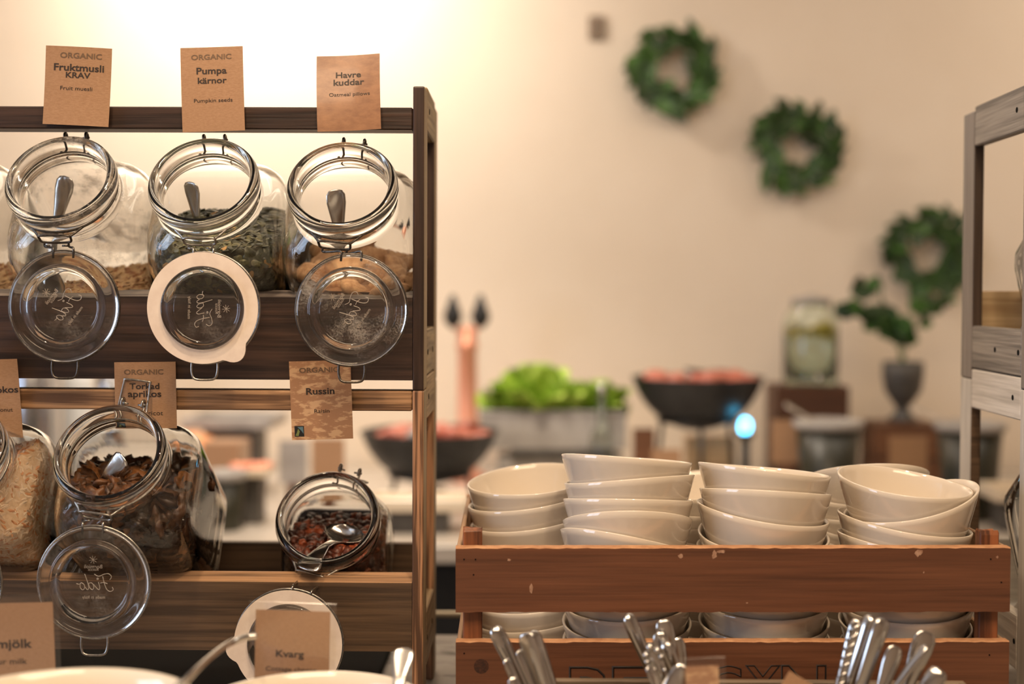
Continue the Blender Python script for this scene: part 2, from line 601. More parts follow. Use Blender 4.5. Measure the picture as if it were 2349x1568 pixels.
brn = (M_brn_x, M_brn_z, M_brn_y, M_brn_b, M_brn_z, M_khaki, M_edge_b)
gry = (M_gry_x, M_gry_d, M_gry_y, M_gry_x, M_gry_d, M_gry_z, M_gry_x)
wht = (M_wht_x, M_brn_b, M_wht_y, M_wht_x, M_brn_b, M_wht_z, M_wht_x)
up = dict(z_post=(ZMID + 0.0005, H + 0.221), z_rail=(H + 0.1745, H + 0.1985), z_side=(H + 0.178, H + 0.2265), z_front=(H - 0.0955, H + 0.0015), z_plank=(H - 0.0925, H - 0.041))
lo = dict(z_post=(ZK + 0.0003, ZMID), z_rail=(ZMID - 0.0225, ZMID - 0.001), z_side=(ZMID - 0.035, ZMID + 0.0125), z_front=(H - 0.392, H - 0.309), z_plank=(H - 0.42, H - 0.358))
XLa, XRb = -0.93, 1.12
pl = (XL, D0, ZK)
rack_module('jar_rack', 'dark espresso wooden rack stacked on the brown rack, holding muesli and seed jars', XLa, XL, mats=esp, pivot=pl, rot=ROTL, th=TU, group='stacked wooden jar racks', **up)
rack_module('jar_rack', 'brown weathered wooden rack under the espresso rack, holding coconut, apricot and raisin jars', XLa, XL, mats=brn, pivot=pl, rot=ROTL, th=TL, group='stacked wooden jar racks', **lo)
pr = (XR, D0, ZK)
R0 = Euler((0, 0, 0))
rack_module('jar_rack', 'grey stained wooden rack stacked on the whitewashed rack beside the wreath wall', XR, XRb, mats=gry, pivot=pr, rot=R0, th=TU, D1=1.66, rear=M_raw, group='stacked wooden jar racks', **up)
rack_module('jar_rack', 'whitewashed wooden rack under the grey rack, beside the bowl crate', XR, XRb, mats=wht, pivot=pr, rot=R0, th=TL, D1=1.66, group='stacked wooden jar racks', **lo)

# ------------------------------------------------------------------ swing-top glass jars
NR = 0.0588
def jar_prof(a, L):
    q = [(0, 0.004), (a * 0.7, 0.0035, 4), (a * 0.91, 0.0, 5), (a * 0.975, 0.003, 5.5), (a, 0.011, 6),
         (a, L - 0.085, 6), (a * 0.988, L - 0.072, 5)]
    d = a - 0.0545
    q += [(0.0545 + d * 0.82, L - 0.058, 3.8), (0.0545 + d * 0.5, L - 0.047, 2.8), (0.0545 + d * 0.16, L - 0.040, 2.2), (0.0540, L - 0.035)]
    q += [(0.0565, L - 0.032), (0.0572, L - 0.0295), (0.0562, L - 0.027), (0.0535, L - 0.0245), (0.0535, L - 0.0205),
          (0.0565, L - 0.018), (0.0588, L - 0.0145), (0.0588, L - 0.0065), (0.0572, L - 0.0025), (0.0545, L), (0.0508, L),
          (0.0492, L - 0.0025), (0.0486, L - 0.016), (0.0492, L - 0.035)]
    q += [(0.0505 + d * 0.16, L - 0.0425, 2.2), (0.051 + d * 0.5, L - 0.0505, 2.8), (0.051 + d * 0.82, L - 0.0615, 3.8),
          (a * 0.988 - 0.0033, L - 0.0745, 5), (a - 0.0033, L - 0.087, 6), (a - 0.0033, 0.013, 6), (a * 0.95 - 0.0033, 0.0075, 5), (a * 0.7, 0.0072, 4), (0, 0.0072)]
    return q

JARMESH = {}
def glass_jar_mesh(a, L):
    k = (a, L)
    if k not in JARMESH:
        bm = fixn(lathe(jar_prof(a, L), 96))
        me = bpy.data.meshes.new('jar_body')
        bm.to_mesh(me)
        bm.free()
        for p in me.polygons:
            p.use_smooth = True
        JARMESH[k] = me
    return JARMESH[k].copy()

def lid_mesh():
    q = [(0, -0.004), (0.030, -0.0045), (0.046, -0.0055), (0.0545, -0.0045), (0.0575, -0.002), (0.0578, 0.0015), (0.0565, 0.0035),
         (0.053, 0.0042), (0.0455, 0.0036), (0.0438, 0.0045), (0.0430, 0.0095), (0.0412, 0.0115), (0.0392, 0.0105),
         (0.0378, 0.004), (0.0362, 0.0012), (0.034, 0.0006), (0, 0.0006)]
    return fixn(lathe(q, 96))

def gasket_mesh(tab_ang=None, ry=0.0578):
    """flat rubber ring with a pull tab at tab_ang"""
    n, ri = 120, 0.0432
    vs, fs = [], []
    for i in range(n):
        a = 2 * PI * i / n
        ro = ry
        if tab_ang is not None:
            d = (a - tab_ang + PI) % (2 * PI) - PI
            if abs(d) < 0.24:
                ro = ry + 0.009 * (0.5 + 0.5 * math.cos(PI * d / 0.24)) ** 0.45
        for (r, z) in ((ri, 0.0045), (ro, 0.0045), (ro, 0.0063), (ri, 0.0063)):
            vs.append((r * math.cos(a), r * math.sin(a), z))
    for i in range(n):
        j = (i + 1) % n
        for k in range(4):
            k2 = (k + 1) % 4
            fs.append((4 * i + k, 4 * j + k, 4 * j + k2, 4 * i + k2))
    return fixn((vs, fs))

SCRIPT = [
    [(-1.12, -0.22), (-1.18, -0.38), (-1.0, -0.48), (-0.8, -0.36), (-0.66, -0.02), (-0.56, 0.42)],
    [(-0.98, 0.22), (-1.08, 0.40), (-0.92, 0.58), (-0.62, 0.54), (-0.32, 0.42), (-0.05, 0.56)],
    [(-0.84, -0.02), (-0.62, 0.05), (-0.42, 0.02)],
    [(-0.30, 0.08), (-0.38, -0.26), (-0.30, -0.38), (-0.12, -0.2), (0.0, -0.05)],
    [(-0.26, 0.22), (-0.21, 0.27), (-0.26, 0.32), (-0.31, 0.27), (-0.26, 0.22)],
    [(0.30, 0.0), (0.10, 0.02), (-0.02, -0.2), (0.06, -0.38), (0.22, -0.26), (0.30, 0.0)],
    [(0.52, 0.56), (0.36, 0.1), (0.28, -0.28), (0.38, -0.38), (0.5, -0.22)],
    [(0.72, 0.04), (0.56, -0.08), (0.54, -0.3), (0.66, -0.39), (0.8, -0.24), (0.78, -0.02), (0.72, 0.04), (0.86, -0.06), (1.02, -0.02)],
]
def emboss(lid, rot, full=True):
    """mirrored moulded lettering: the lid is seen from its inner side"""
    Rz = Matrix.Rotation(rot, 4, 'Z')
    bm = bmesh.new()
    k = 0.0172
    for st in SCRIPT:
        pts = smooth_path([(-x * k, (y - 0.05) * k, 0.0009) for x, y in st], 5)
        add_tube(bm, pts, 0.00038, 5)
    bmesh.ops.transform(bm, matrix=Rz, verts=bm.verts)
    mobj('embossed_script', bm, M_emb, lid, True)
    if full:
        for s, yy, wd in (('Bormioli', 0.0165, 0.0185), ('Rocco', 0.0135, 0.0105), ('made in Italy', -0.0155, 0.0235)):
            me = text_mesh(s, width=wd, extrude=0.01)
            me.transform(Rz @ Matrix.Translation((0, yy, 0.0009)) @ Matrix.Diagonal((-1, 1, 1, 1)))
            mobj('embossed_lettering', me, M_emb, lid)
        bm = bmesh.new()
        for a in (0.2, 0.95, 1.75, 2.5):
            d = Vector((math.cos(a), math.sin(a), 0)) * 0.0042
            add_tube(bm, [Vector((0, 0.0235, 0.0009)) - d, Vector((0, 0.0235, 0.0009)) + d], 0.0003, 4)
        bmesh.ops.transform(bm, matrix=Rz, verts=bm.verts)
        mobj('embossed_star', bm, M_emb, lid)

LIDM = Matrix(((1, 0, 0, 0), (0, 0, -1, 0), (0, 1, 0, 0), (0, 0, 0, 1)))   # local z to the camera, local y up

def make_jar(label, px, py, D, th, a=0.0725, L=0.235, spin=0.0, glass=None, lid_px=None, lid_D=None, lid_roll=0.0,
             emb=0.0, emb_full=True, gasket=None, lid_mat=None, wire=None, lever_up=False, lid_on=True, name='swing_top_jar'):
    """px, py: photo pixel of the mouth's centre; D: its distance; th: lean from vertical towards the aisle"""
    wire = wire or M_wire
    c = Wp(px, py, D)
    R = Matrix.Rotation(th, 4, 'X')
    ax = R.to_3x3() @ Vector((0, 0, 1))
    Mj = Matrix.Translation(c - ax * L) @ R
    t = thing(name, label, 'jar', Mj, 'swing-top glass jars in the racks')
    mobj('jar_body', glass_jar_mesh(a, L), glass or M_glass, t)
    Sp = Matrix.Rotation(spin, 4, 'Z')
    def part(n, bm, m):
        bmesh.ops.transform(bm, matrix=Sp, verts=bm.verts)
        return mobj(n, bm, m, t, True)
    zg = L - 0.0225
    rw = 0.0552
    ring = [(rw * math.cos(u), rw * math.sin(u), zg) for u in [2 * PI * i / 72 for i in range(72)]]
    part('neck_wire', tube(ring, 0.0013, 8, True), wire)
    # hinge loop on the low side (-y)
    yl = -(NR + 0.0028)
    hw, z1, z2 = 0.0165, zg + 0.003, zg - 0.0075
    loop = [(-hw + 0.003, yl, z1), (hw - 0.003, yl, z1), (hw, yl, (z1 + z2) / 2), (hw - 0.004, yl - 0.001, z2), (-hw + 0.004, yl - 0.001, z2), (-hw, yl, (z1 + z2) / 2)]
    part('hinge_loop', tube(smooth_path(loop, 5, True), 0.0013, 8, True), wire)
    for s in (-1, 1):
        part('hinge_link', tube(smooth_path([(s * 0.028, -0.0475, zg), (s * 0.021, -0.0555, zg), (s * hw, yl, zg + 0.0015)], 4), 0.0013, 8), wire)
    # latch on the high side (+y)
    for s in (-1, 1):
        x = s * 0.0115
        part('latch_hook', tube(smooth_path([(x, 0.0545, zg), (x, 0.0625, zg - 0.001), (x, 0.0712, zg + 0.001), (x, 0.0732, zg + 0.005), (x, 0.0700, zg + 0.009), (x, 0.0640, zg + 0.006)], 4), 0.0014, 8), wire)
        part('latch_pin', tube([(x + s * 0.003, 0.0690, zg + 0.0035), (x - s * 0.0060, 0.0680, zg + 0.0035)], 0.0011, 8), wire)
    if lever_up:
        lv = [(-0.0165, 0.0555, zg), (-0.0160, 0.066, zg + 0.002), (-0.0145, 0.0895, zg + 0.012), (-0.0125, 0.0922, zg + 0.0135), (0.0125, 0.0922, zg + 0.0135), (0.0145, 0.0895, zg + 0.012), (0.0160, 0.066, zg + 0.002), (0.0165, 0.0555, zg)]
    else:
        lv = [(-0.0165, 0.0555, zg), (-0.0165, 0.0615, zg - 0.004), (-0.0150, 0.0745, zg - 0.028), (0.0150, 0.0745, zg - 0.028), (0.0165, 0.0615, zg - 0.004), (0.0165, 0.0555, zg)]
    part('latch_lever', tube(smooth_path(lv, 4), 0.0012, 8), wire)
    if not lid_on:
        return t, Mj
    lc = Wp(lid_px[0], lid_px[1], lid_D)
    Ml = Matrix.Translation(lc) @ LIDM @ Matrix.Rotation(lid_roll, 4, 'Z')
    lid = mobj('lid', lid_mesh(), lid_mat or M_lid, t, True)
    lid.matrix_basis = Mj.inverted() @ Ml
    lr = [(0.0582 * math.cos(u), 0.0582 * math.sin(u), -0.001) for u in [2 * PI * i / 72 for i in range(72)]]
    mobj('lid_wire', tube(lr, 0.0011, 8, True), wire, lid, True)
    b = [(-0.0135, -0.0565, -0.001), (-0.0135, -0.066, 0.000), (-0.0105, -0.0735, 0.001), (0.0, -0.0748, 0.001), (0.0105, -0.0735, 0.001), (0.0135, -0.066, 0.0), (0.0135, -0.0565, -0.001)]
    mobj('bail', tube(smooth_path(b, 5), 0.0013, 8), wire, lid, True)
    ivl = Ml.inverted() @ Mj @ Sp
    for s in (-1, 1):
        h = ivl @ Vector((s * 0.0128, yl - 0.0012, z2))
        h2 = ivl @ Vector((s * 0.0128, yl - 0.004, z2 - 0.003))
        p0 = Vector((s * 0.0105, 0.0505, -0.001))
        p1 = Vector((s * 0.0105, 0.0605, 0.0))
        mid = (p1 + h2) / 2
        mobj('hinge_arm', tube(smooth_path([p0, p1, mid, h2, h], 5), 0.0012, 8), wire, lid, True)
        q = h + Vector((0, -0.0035, 0.001))
        mobj('hinge_pin', tube([q, q + Vector((-s * 0.0065, 0, 0))], 0.0010, 8), wire, lid, True)
    emboss(lid, emb, emb_full)
    if gasket is not None:
        gk = mobj('rubber_gasket', gasket_mesh(gasket), M_gask, lid)
        gk['label'] = 'pale rubber sealing ring'
    return t, Mj

jar_m, MJ1 = make_jar('open swing-top jar almost empty of fruit muesli, smudged glass, on the espresso rack', 135, 406, 1.37, TU, glass=M_glass_dusty, lid_px=(147, 703), lid_D=1.352, emb=math.radians(51), wire=M_wire_dk)
jar_p, MJ2 = make_jar('open swing-top jar full of dark green pumpkin seeds on the espresso rack', 464, 411, 1.37, TU, lid_px=(468, 706), lid_D=1.352, emb=math.radians(-92), gasket=math.radians(-54))
jar_h, MJ3 = make_jar('open swing-top jar with oat pillows beside the end post of the espresso rack', 783, 420, 1.37, TU, spin=math.radians(-5), lid_px=(806, 711), lid_D=1.352, emb=math.radians(55), lid_mat=M_lid_dusty, wire=M_wire_dk)
jar_0, MJ0 = make_jar('swing-top jar on the espresso rack, on the far side of the smudged muesli jar', -190, 404, 1.37, TU, lid_px=(-185, 702), lid_D=1.352, lid_on=True)
jar_c, MJ4 = make_jar('open swing-top jar of toasted coconut flakes on the brown rack', -118, 1035, 1.34, TL, lid_px=(-125, 1335), lid_D=1.315)
jar_a, MJ5 = make_jar('open swing-top jar of dried apricots with its wire lever raised, brown rack', 248, 1035, 1.34, TL, spin=math.radians(-8), lid_px=(215, 1335), lid_D=1.315, emb=0.0, lever_up=True)
jar_r, MJ6 = make_jar('short open swing-top jar of raisins beside the end post of the brown rack', 750, 1184, 1.44, TL, a=0.0605, L=0.142, spin=math.radians(-15), lid_px=(663, 1474), lid_D=1.378, lid_roll=math.radians(-14), emb=0.2, gasket=math.radians(200))

# jars standing in the right-hand racks, mostly out of the picture
jar_s, MJ7 = make_jar('glass jar of brown cereal standing in the grey rack', 2662, 404, 1.37, TU, lid_px=(2672, 703), lid_D=1.352)
jar_q, MJ8 = make_jar('glass jar of grey seeds leaning on the whitewashed rack beside the crate', 2636, 1035, 1.34, TL, lid_px=(2656, 1335), lid_D=1.315)

# ------------------------------------------------------------------ what the jars hold
def core_mesh(Mj, a, L, point, normal, inset=0.0045):
    """the space inside a jar below the plane (world coordinates), as a bmesh in world space"""
    prof = [(0, 0.0075 + inset), (a * 0.7, 0.0077 + inset, 4), ((a - 0.0033 - inset) * 0.94, 0.0085 + inset, 5), (a - 0.0033 - inset, 0.017 + inset, 6), (a - 0.0033 - inset, (L - 0.087) * 0.5, 6),
            (a - 0.0033 - inset, L - 0.09, 6), (a * 0.98 - 0.0033 - inset, L - 0.078, 5), (0.048, L - 0.058, 2.6), (0.044, L - 0.045, 2), (0.043, L - 0.02, 2), (0, L - 0.02)]
    bm = fixn(lathe(prof, 40))
    bmesh.ops.transform(bm, matrix=Mj, verts=bm.verts)
    r = bmesh.ops.bisect_plane(bm, geom=bm.verts[:] + bm.edges[:] + bm.faces[:], plane_co=point, plane_no=normal, clear_outer=True)
    ed = [e for e in r['geom_cut'] if isinstance(e, bmesh.types.BMEdge)]
    if ed:
        bmesh.ops.holes_fill(bm, edges=ed)
    bmesh.ops.recalc_face_normals(bm, faces=bm.faces)
    bmesh.ops.triangulate(bm, faces=bm.faces[:])
    return bm

def sample(bm, n, normal, top_w=1.0, seed=1, min_d=0.0):
    """points on the visible side of a heap: (point, normal, is_top)"""
    rnd = random.Random(seed)
    fs, ws = [], []
    eye = Vector((0, 0, H))
    nn = Vector(normal).normalized()
    for f in bm.faces:
        c = f.calc_center_median()
        top = f.normal.dot(nn) > 0.95
        vis = f.normal.dot((eye - c).normalized())
        side = abs(f.normal.x) > 0.6
        if vis < -0.05 and not top and not side:
            continue
        fs.append((f, top))
        ws.append(f.calc_area() * (top_w if top else 1.0))
    out = []
    tries = 0
    while len(out) < n and tries < n * 60:
        tries += 1
        f, top = rnd.choices(fs, ws)[0]
        a, b = rnd.random(), rnd.random()
        if a + b > 1:
            a, b = 1 - a, 1 - b
        v = [x.co for x in f.verts]
        p = v[0] + (v[1] - v[0]) * a + (v[2] - v[0]) * b
        if min_d and any((p - q[0]).length < min_d for q in out):
            continue
        out.append((p.copy(), f.normal.copy(), top))
    return out

def orient(p, n, tilt, rnd):
    z = n.normalized()
    x = z.orthogonal().normalized()
    M = Matrix((x, z.cross(x), z)).transposed().to_4x4()
    M = Matrix.Translation(p) @ M @ Matrix.Rotation(rnd.uniform(0, 2 * PI), 4, 'Z') @ Matrix.Rotation(rnd.uniform(-tilt, tilt), 4, 'X') @ Matrix.Rotation(rnd.uniform(-tilt, tilt), 4, 'Y')
    return M

def seed_geo(l=0.0065, w=0.0037, h=0.0011):
    """pumpkin seed: a flat drop"""
    vs, fs = [], []
    n = 12
    for i in range(n):
        a = 2 * PI * i / n
        x = math.cos(a)
        y = math.sin(a) * (1 - 0.22 * x)
        vs.append((x * l, y * w, 0))
    vs += [(0.15 * l * math.cos(2 * PI * i / 6), 0.5 * w * math.sin(2 * PI * i / 6), h) for i in range(6)]
    vs += [(0.15 * l * math.cos(2 * PI * i / 6), 0.5 * w * math.sin(2 * PI * i / 6), -h) for i in range(6)]
    for i in range(6):
        j = (i + 1) % 6
        k = (2 * i + 2) % 12
        fs += [(2 * i, 2 * i + 1, 12 + i), (2 * i + 1, k, 12 + j), (2 * i + 1, 12 + j, 12 + i)]
        fs += [(2 * i + 1, 2 * i, 18 + i), (k, 2 * i + 1, 18 + j), (18 + j, 2 * i + 1, 18 + i)]
    fs += [tuple(range(12, 18)), tuple(range(23, 17, -1))]
    return fixn((vs, fs))

def blob_mesh(name, size, rough, seed, sub=2, mat=None, wr=1.0):
    rnd = random.Random(seed)
    bm = bmesh.new()
    bmesh.ops.create_icosphere(bm, subdivisions=sub, radius=1.0)
    ph = [(Vector((rnd.uniform(-1, 1), rnd.uniform(-1, 1), rnd.uniform(-1, 1))).normalized(), rnd.uniform(1.5, 4.5) * wr, rnd.uniform(0, 6)) for _ in range(6)]
    for v in bm.verts:
        k = 1 + rough * sum(math.sin(f * v.co.dot(d) + o) for d, f, o in ph) / 3
        v.co = Vector((v.co.x * size[0], v.co.y * size[1], v.co.z * size[2])) * k
    me = bpy.data.meshes.new(name)
    bm.to_mesh(me)
    bm.free()
    for p in me.polygons:
        p.use_smooth = True
    me.materials.append(mat)
    return me

def mesh_of(bm, name, mat, smooth=True):
    me = bpy.data.meshes.new(name)
    bm.to_mesh(me)
    bm.free()
    for p in me.polygons:
        p.use_smooth = smooth
    me.materials.append(mat)
    return me

def stuff_scatter(name, label, cat, core, geos, pts, tilt_wall, tilt_top, mats, core_mat, seed=3):
    """one heap: the core plus many small pieces in one mesh"""
    rnd = random.Random(seed)
    V, Fc, mi = [], [], []
    src = []
    for g in geos:
        g.verts.ensure_lookup_table()
        src.append(([v.co.copy() for v in g.verts], [[v.index for v in f.verts] for f in g.faces]))
    core.verts.index_update()
    V = [v.co.copy() for v in core.verts]
    Fc = [[v.index for v in f.verts] for f in core.faces]
    mi = [0] * len(Fc)
    for p, n, top in pts:
        M = orient(p, n, tilt_top if top else tilt_wall, rnd)
        sv, sf = rnd.choice(src)
        o = len(V)
        V += [M @ v for v in sv]
        Fc += [[i + o for i in f] for f in sf]
        mi += [1 + rnd.randrange(len(mats))] * len(sf)
    me = bpy.data.meshes.new(name)
    me.from_pydata([tuple(v) for v in V], [], Fc)
    me.materials.append(core_mat)
    for m in mats:
        me.materials.append(m)
    me.polygons.foreach_set('material_index', mi)
    me.update()
    o = mobj(name, me, None)
    for g in geos:
        g.free()
    return tag(o, label, cat, kind='stuff')

def scatter_things(name, label, cat, group, meshes, pts, tilt_wall, tilt_top, seed=5, lift=0.0):
    rnd = random.Random(seed)
    for p, n, top in pts:
        o = bpy.data.objects.new(name, rnd.choice(meshes))
        C.objects.link(o)
        o.matrix_basis = orient(p + n * lift, n, tilt_top if top else tilt_wall, rnd)
        tag(o, label, cat, group)

# pumpkin seeds
M_seed1 = pmat('pumpkin_seed_green', S(92, 92, 64), S(128, 122, 84), (200, 200, 200), 3, 0.35)
M_seed2 = pmat('pumpkin_seed_dark', S(62, 64, 50), S(90, 90, 68), (200, 200, 200), 3, 0.35)
M_seed3 = pmat('pumpkin_seed_tan', S(170, 128, 76), S(196, 156, 100), (200, 200, 200), 3, 0.5)
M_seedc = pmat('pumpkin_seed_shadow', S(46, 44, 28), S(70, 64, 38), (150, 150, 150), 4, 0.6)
nrm = Vector((0, -0.38, 0.92)).normalized()
core = core_mesh(MJ2, 0.0725, 0.235, Vector((0, 1.49, H + 0.083)), nrm)
pts = sample(core, 1900, nrm, 1.5, 11)
near = sample(core, 300, nrm, 1.4, 12, 0.0045)
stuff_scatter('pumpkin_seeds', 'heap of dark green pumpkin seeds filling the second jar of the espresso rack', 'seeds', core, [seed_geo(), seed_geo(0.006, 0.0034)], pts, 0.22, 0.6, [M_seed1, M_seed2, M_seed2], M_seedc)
core.free()
sm = [mesh_of(seed_geo(), 'pumpkin_seed', m, False) for m in (M_seed1, M_seed1, M_seed2, M_seed2, M_seed1, M_seed2, M_seed2, M_seed1, M_seed3)]
scatter_things('pumpkin_seed', 'flat green or tan pumpkin seed on the surface of the seed heap', 'seed', 'pumpkin seeds on the face of the heap', sm, near, 0.18, 0.5, 8, 0.0008)

# oat pillows
M_pil = pmat('oat_pillow', S(168, 124, 86), S(206, 164, 122), (140, 140, 140), 5, 0.8, bump=0.5)
M_pilc = pmat('oat_pillow_core', S(120, 84, 54), S(160, 116, 78), (140, 140, 140), 5, 0.9)  # darker filler core that shows in the gaps between the pillows
def pillow(seed):
    rnd = random.Random(seed)
    n = 10
    vs, fs = [], []
    for j in range(n + 1):
        for i in range(n + 1):
            u, v = -1 + 2 * i / n, -1 + 2 * j / n
            h = (max(0, 1 - u ** 4) * max(0, 1 - v ** 4)) ** 0.5
            vs.append((u * 0.021 * (1 - 0.1 * v * v), v * 0.0135 * (1 - 0.1 * u * u), h * 0.0085))
    m = len(vs)
    vs += [(x, y, -z * 0.9) for x, y, z in vs]
    W_ = n + 1
    for j in range(n):
        for i in range(n):
            a = j * W_ + i
            fs.append((a, a + 1, a + W_ + 1, a + W_))
            fs.append((m + a, m + a + W_, m + a + W_ + 1, m + a + 1))
    bm = fixn((vs, fs))
    bmesh.ops.remove_doubles(bm, verts=bm.verts, dist=1e-5)
    return bm
nrm = Vector((0.05, -0.30, 0.95)).normalized()
core = core_mesh(MJ3, 0.0725, 0.235, Vector((0, 1.50, H + 0.016)), nrm, 0.012)
pm = [mesh_of(pillow(i), 'oat_pillow', M_pil) for i in range(3)]
scatter_things('oat_pillow', 'light brown pillow-shaped oat biscuit lying in the third jar of the espresso rack', 'cereal', 'oat pillows in the jar', pm, sample(core, 30, nrm, 2.2, 21, 0.019), 0.25, 0.5, 9)
tag(mobj('oat_core', core, M_pilc), 'brown oat crumbs added under the pillow-shaped biscuits in the third jar', 'filler', kind='stuff')

# flakes
def flake(l, w, h, seed):
    rnd = random.Random(seed)
    vs = []
    n = 7
    for i in range(n):
        a = 2 * PI * i / n
        k = rnd.uniform(0.75, 1.15)
        vs.append((math.cos(a) * l * k, math.sin(a) * w * k, rnd.uniform(-h, h)))
    vs += [(0, 0, h), (0, 0, -h)]
    fs = [(i, (i + 1) % n, n) for i in range(n)] + [((i + 1) % n, i, n + 1) for i in range(n)]
    return fixn((vs, fs))

M_oat1 = pmat('muesli_flake', S(196, 156, 108), S(222, 186, 140), (200, 200, 200), 3, 0.8)
M_oat2 = pmat('muesli_flake_brown', S(150, 96, 58), S(186, 130, 86), (200, 200, 200), 3, 0.8)
nrm = Vector((0, -0.45, 0.9)).normalized()
for Mj, nm_, lb in ((MJ1, 'fruit_muesli', 'remains of pale fruit muesli flakes at the bottom of the smudged jar'),
                    (MJ0, 'corn_muesli', 'muesli flakes in the jar on the far side of the smudged muesli jar')):
    core = core_mesh(Mj, 0.0725, 0.235, Vector((0, 1.50, H - 0.006)), nrm)
    stuff_scatter(nm_, lb, 'muesli', core, [flake(0.006, 0.004, 0.0008, i) for i in range(4)], sample(core, 800, nrm, 1.6, 31), 0.3, 0.7, [M_oat1, M_oat1, M_oat2], M_oat1)
    core.free()

M_coc1 = pmat('coconut_flake', S(240, 206, 170), S(248, 224, 196), (200, 200, 200), 3, 0.7)
M_coc2 = pmat('coconut_flake_toasted', S(214, 142, 94), S(232, 172, 124), (200, 200, 200), 3, 0.7)
M_cocc = pmat('coconut_core', S(226, 188, 148), S(240, 208, 172), (220, 220, 220), 4, 0.8)
nrm = Vector((-0.42, -0.30, 0.86)).normalized()
pc = Wp(20, 1040, 1.44)
core = core_mesh(MJ4, 0.0725, 0.235, pc, nrm)
stuff_scatter('coconut_flakes', 'heap of pale toasted coconut flakes in the jar on the brown rack', 'coconut', core, [flake(0.006, 0.0016, 0.0005, i) for i in range(4)], sample(core, 3200, nrm, 1.4, 41), 0.3, 0.8, [M_coc1, M_coc1, M_coc2], M_cocc)
core.free()

# dried apricots
M_apr = [pmat('dried_apricot', S(58, 36, 20), S(108, 68, 36), (90, 90, 90), 5, 0.45, bump=0.6),
         pmat('dried_apricot_dark', S(42, 28, 18), S(76, 50, 31), (90, 90, 90), 5, 0.4, bump=0.6),
         pmat('dried_apricot_amber', S(112, 68, 32), S(160, 104, 56), (90, 90, 90), 5, 0.45, bump=0.6)]
nrm = Vector((0.05, -0.12, 0.97)).normalized()
pc = Wp(300, 1085, 1.45)
core = core_mesh(MJ5, 0.0725, 0.235, pc, nrm, 0.009)
am = [blob_mesh('dried_apricot', (0.0145, 0.0115, 0.0055), 0.62, 60 + i, 3, M_apr[(0, 1, 0, 2, 1, 0, 1, 0, 1)[i]], 2.1) for i in range(9)]
scatter_things('dried_apricot', 'torn brown dried apricot piece in the jar with the raised lever', 'apricot', 'dried apricots in the jar', am, sample(core, 210, nrm, 1.6, 51, 0.0072), 0.35, 1.0, 10)
tag(mobj('apricot_heap', core, M_apr[1]), 'mass of dark dried apricots behind the visible torn pieces', 'apricots', kind='stuff')

# raisins
M_rai = [pmat('raisin', S(62, 26, 14), S(104, 48, 26), (160, 160, 160), 4, 0.4, bump=0.6),
         pmat('raisin_dark', S(38, 16, 10), S(66, 28, 16), (160, 160, 160), 4, 0.4, bump=0.6),
         pmat('raisin_amber', S(120, 54, 28), S(156, 78, 44), (160, 160, 160), 4, 0.4, bump=0.6)]
nrm = Vector((0.0, -0.18, 0.97)).normalized()
pc = Wp(750, 1238, 1.475)
core = core_mesh(MJ6, 0.0605, 0.142, pc, nrm, 0.007)
rm = [blob_mesh('raisin', (0.0075, 0.0052, 0.0042), 0.32, 80 + i, 2, M_rai[(0, 1, 0, 1, 2, 0, 1, 2)[i]], 1.8) for i in range(8)]
scatter_things('raisin', 'wrinkled dark raisin in the short jar on the brown rack', 'raisin', 'raisins in the short jar', rm, sample(core, 230, nrm, 2.4, 61, 0.0048), 0.3, 0.8, 12)
tag(mobj('raisin_heap', core, M_rai[0]), 'mass of dark raisins behind the visible single ones', 'raisins', kind='stuff')

# contents of the right-hand jars
nrm = Vector((0, -0.3, 0.95)).normalized()
M_cer = pmat('brown_cereal', S(120, 90, 58), S(176, 138, 96), (150, 150, 150), 4, 0.8)
core = core_mesh(MJ7, 0.0725, 0.235, Vector((0, 1.5, H + 0.06)), nrm)
stuff_scatter('brown_cereal', 'brown cereal in the jar of the grey rack', 'cereal', core, [flake(0.006, 0.004, 0.001, i) for i in range(3)], sample(core, 500, nrm, 1.3, 71), 0.3, 0.7, [M_cer], M_cer)
core.free()
M_gse = pmat('grey_seed', S(150, 134, 110), S(214, 192, 156), (150, 150, 150), 4, 0.7)
core = core_mesh(MJ8, 0.0725, 0.235, Vector((0, 1.45, H - 0.205)), nrm, 0.002)
stuff_scatter('seed_mix', 'pale grey seed mix in the leaning jar on the whitewashed rack', 'seeds', core, [flake(0.003, 0.002, 0.0008, i) for i in range(3)], sample(core, 900, nrm, 1.3, 72), 0.3, 0.7, [M_gse, M_cer], M_gse)
core.free()

# ------------------------------------------------------------------ spoons in the jars
SPOON = [(0, 0.003, 0.0016, 0, 0), (0.002, 0.0075, 0.0022, 0, 0), (0.008, 0.0105, 0.0026, 0, 0.0003), (0.02, 0.0108, 0.0026, 0, 0.001), (0.05, 0.0068, 0.0026, 0, 0.004),
         (0.085, 0.0038, 0.0028, 0, 0.006), (0.115, 0.0034, 0.003, 0, 0.003), (0.128, 0.0050, 0.0024, 0.0008, 0.0005), (0.138, 0.012, 0.0016, 0.003, 0.0), (0.150, 0.0178, 0.0014, 0.0062, 0.0003),
         (0.164, 0.0195, 0.0013, 0.0075, 0.0008), (0.178, 0.0165, 0.0013, 0.006, 0.0014), (0.188, 0.0105, 0.0013, 0.003, 0.002), (0.193, 0.003, 0.0012, 0.0004, 0.0024)]
def spoon_geo(k=1.0, kw=1.0):
    st = [(x * k, w_ * kw, th, c * kw, z) for x, w_, th, c, z in SPOON]
    return strip(st, 11)

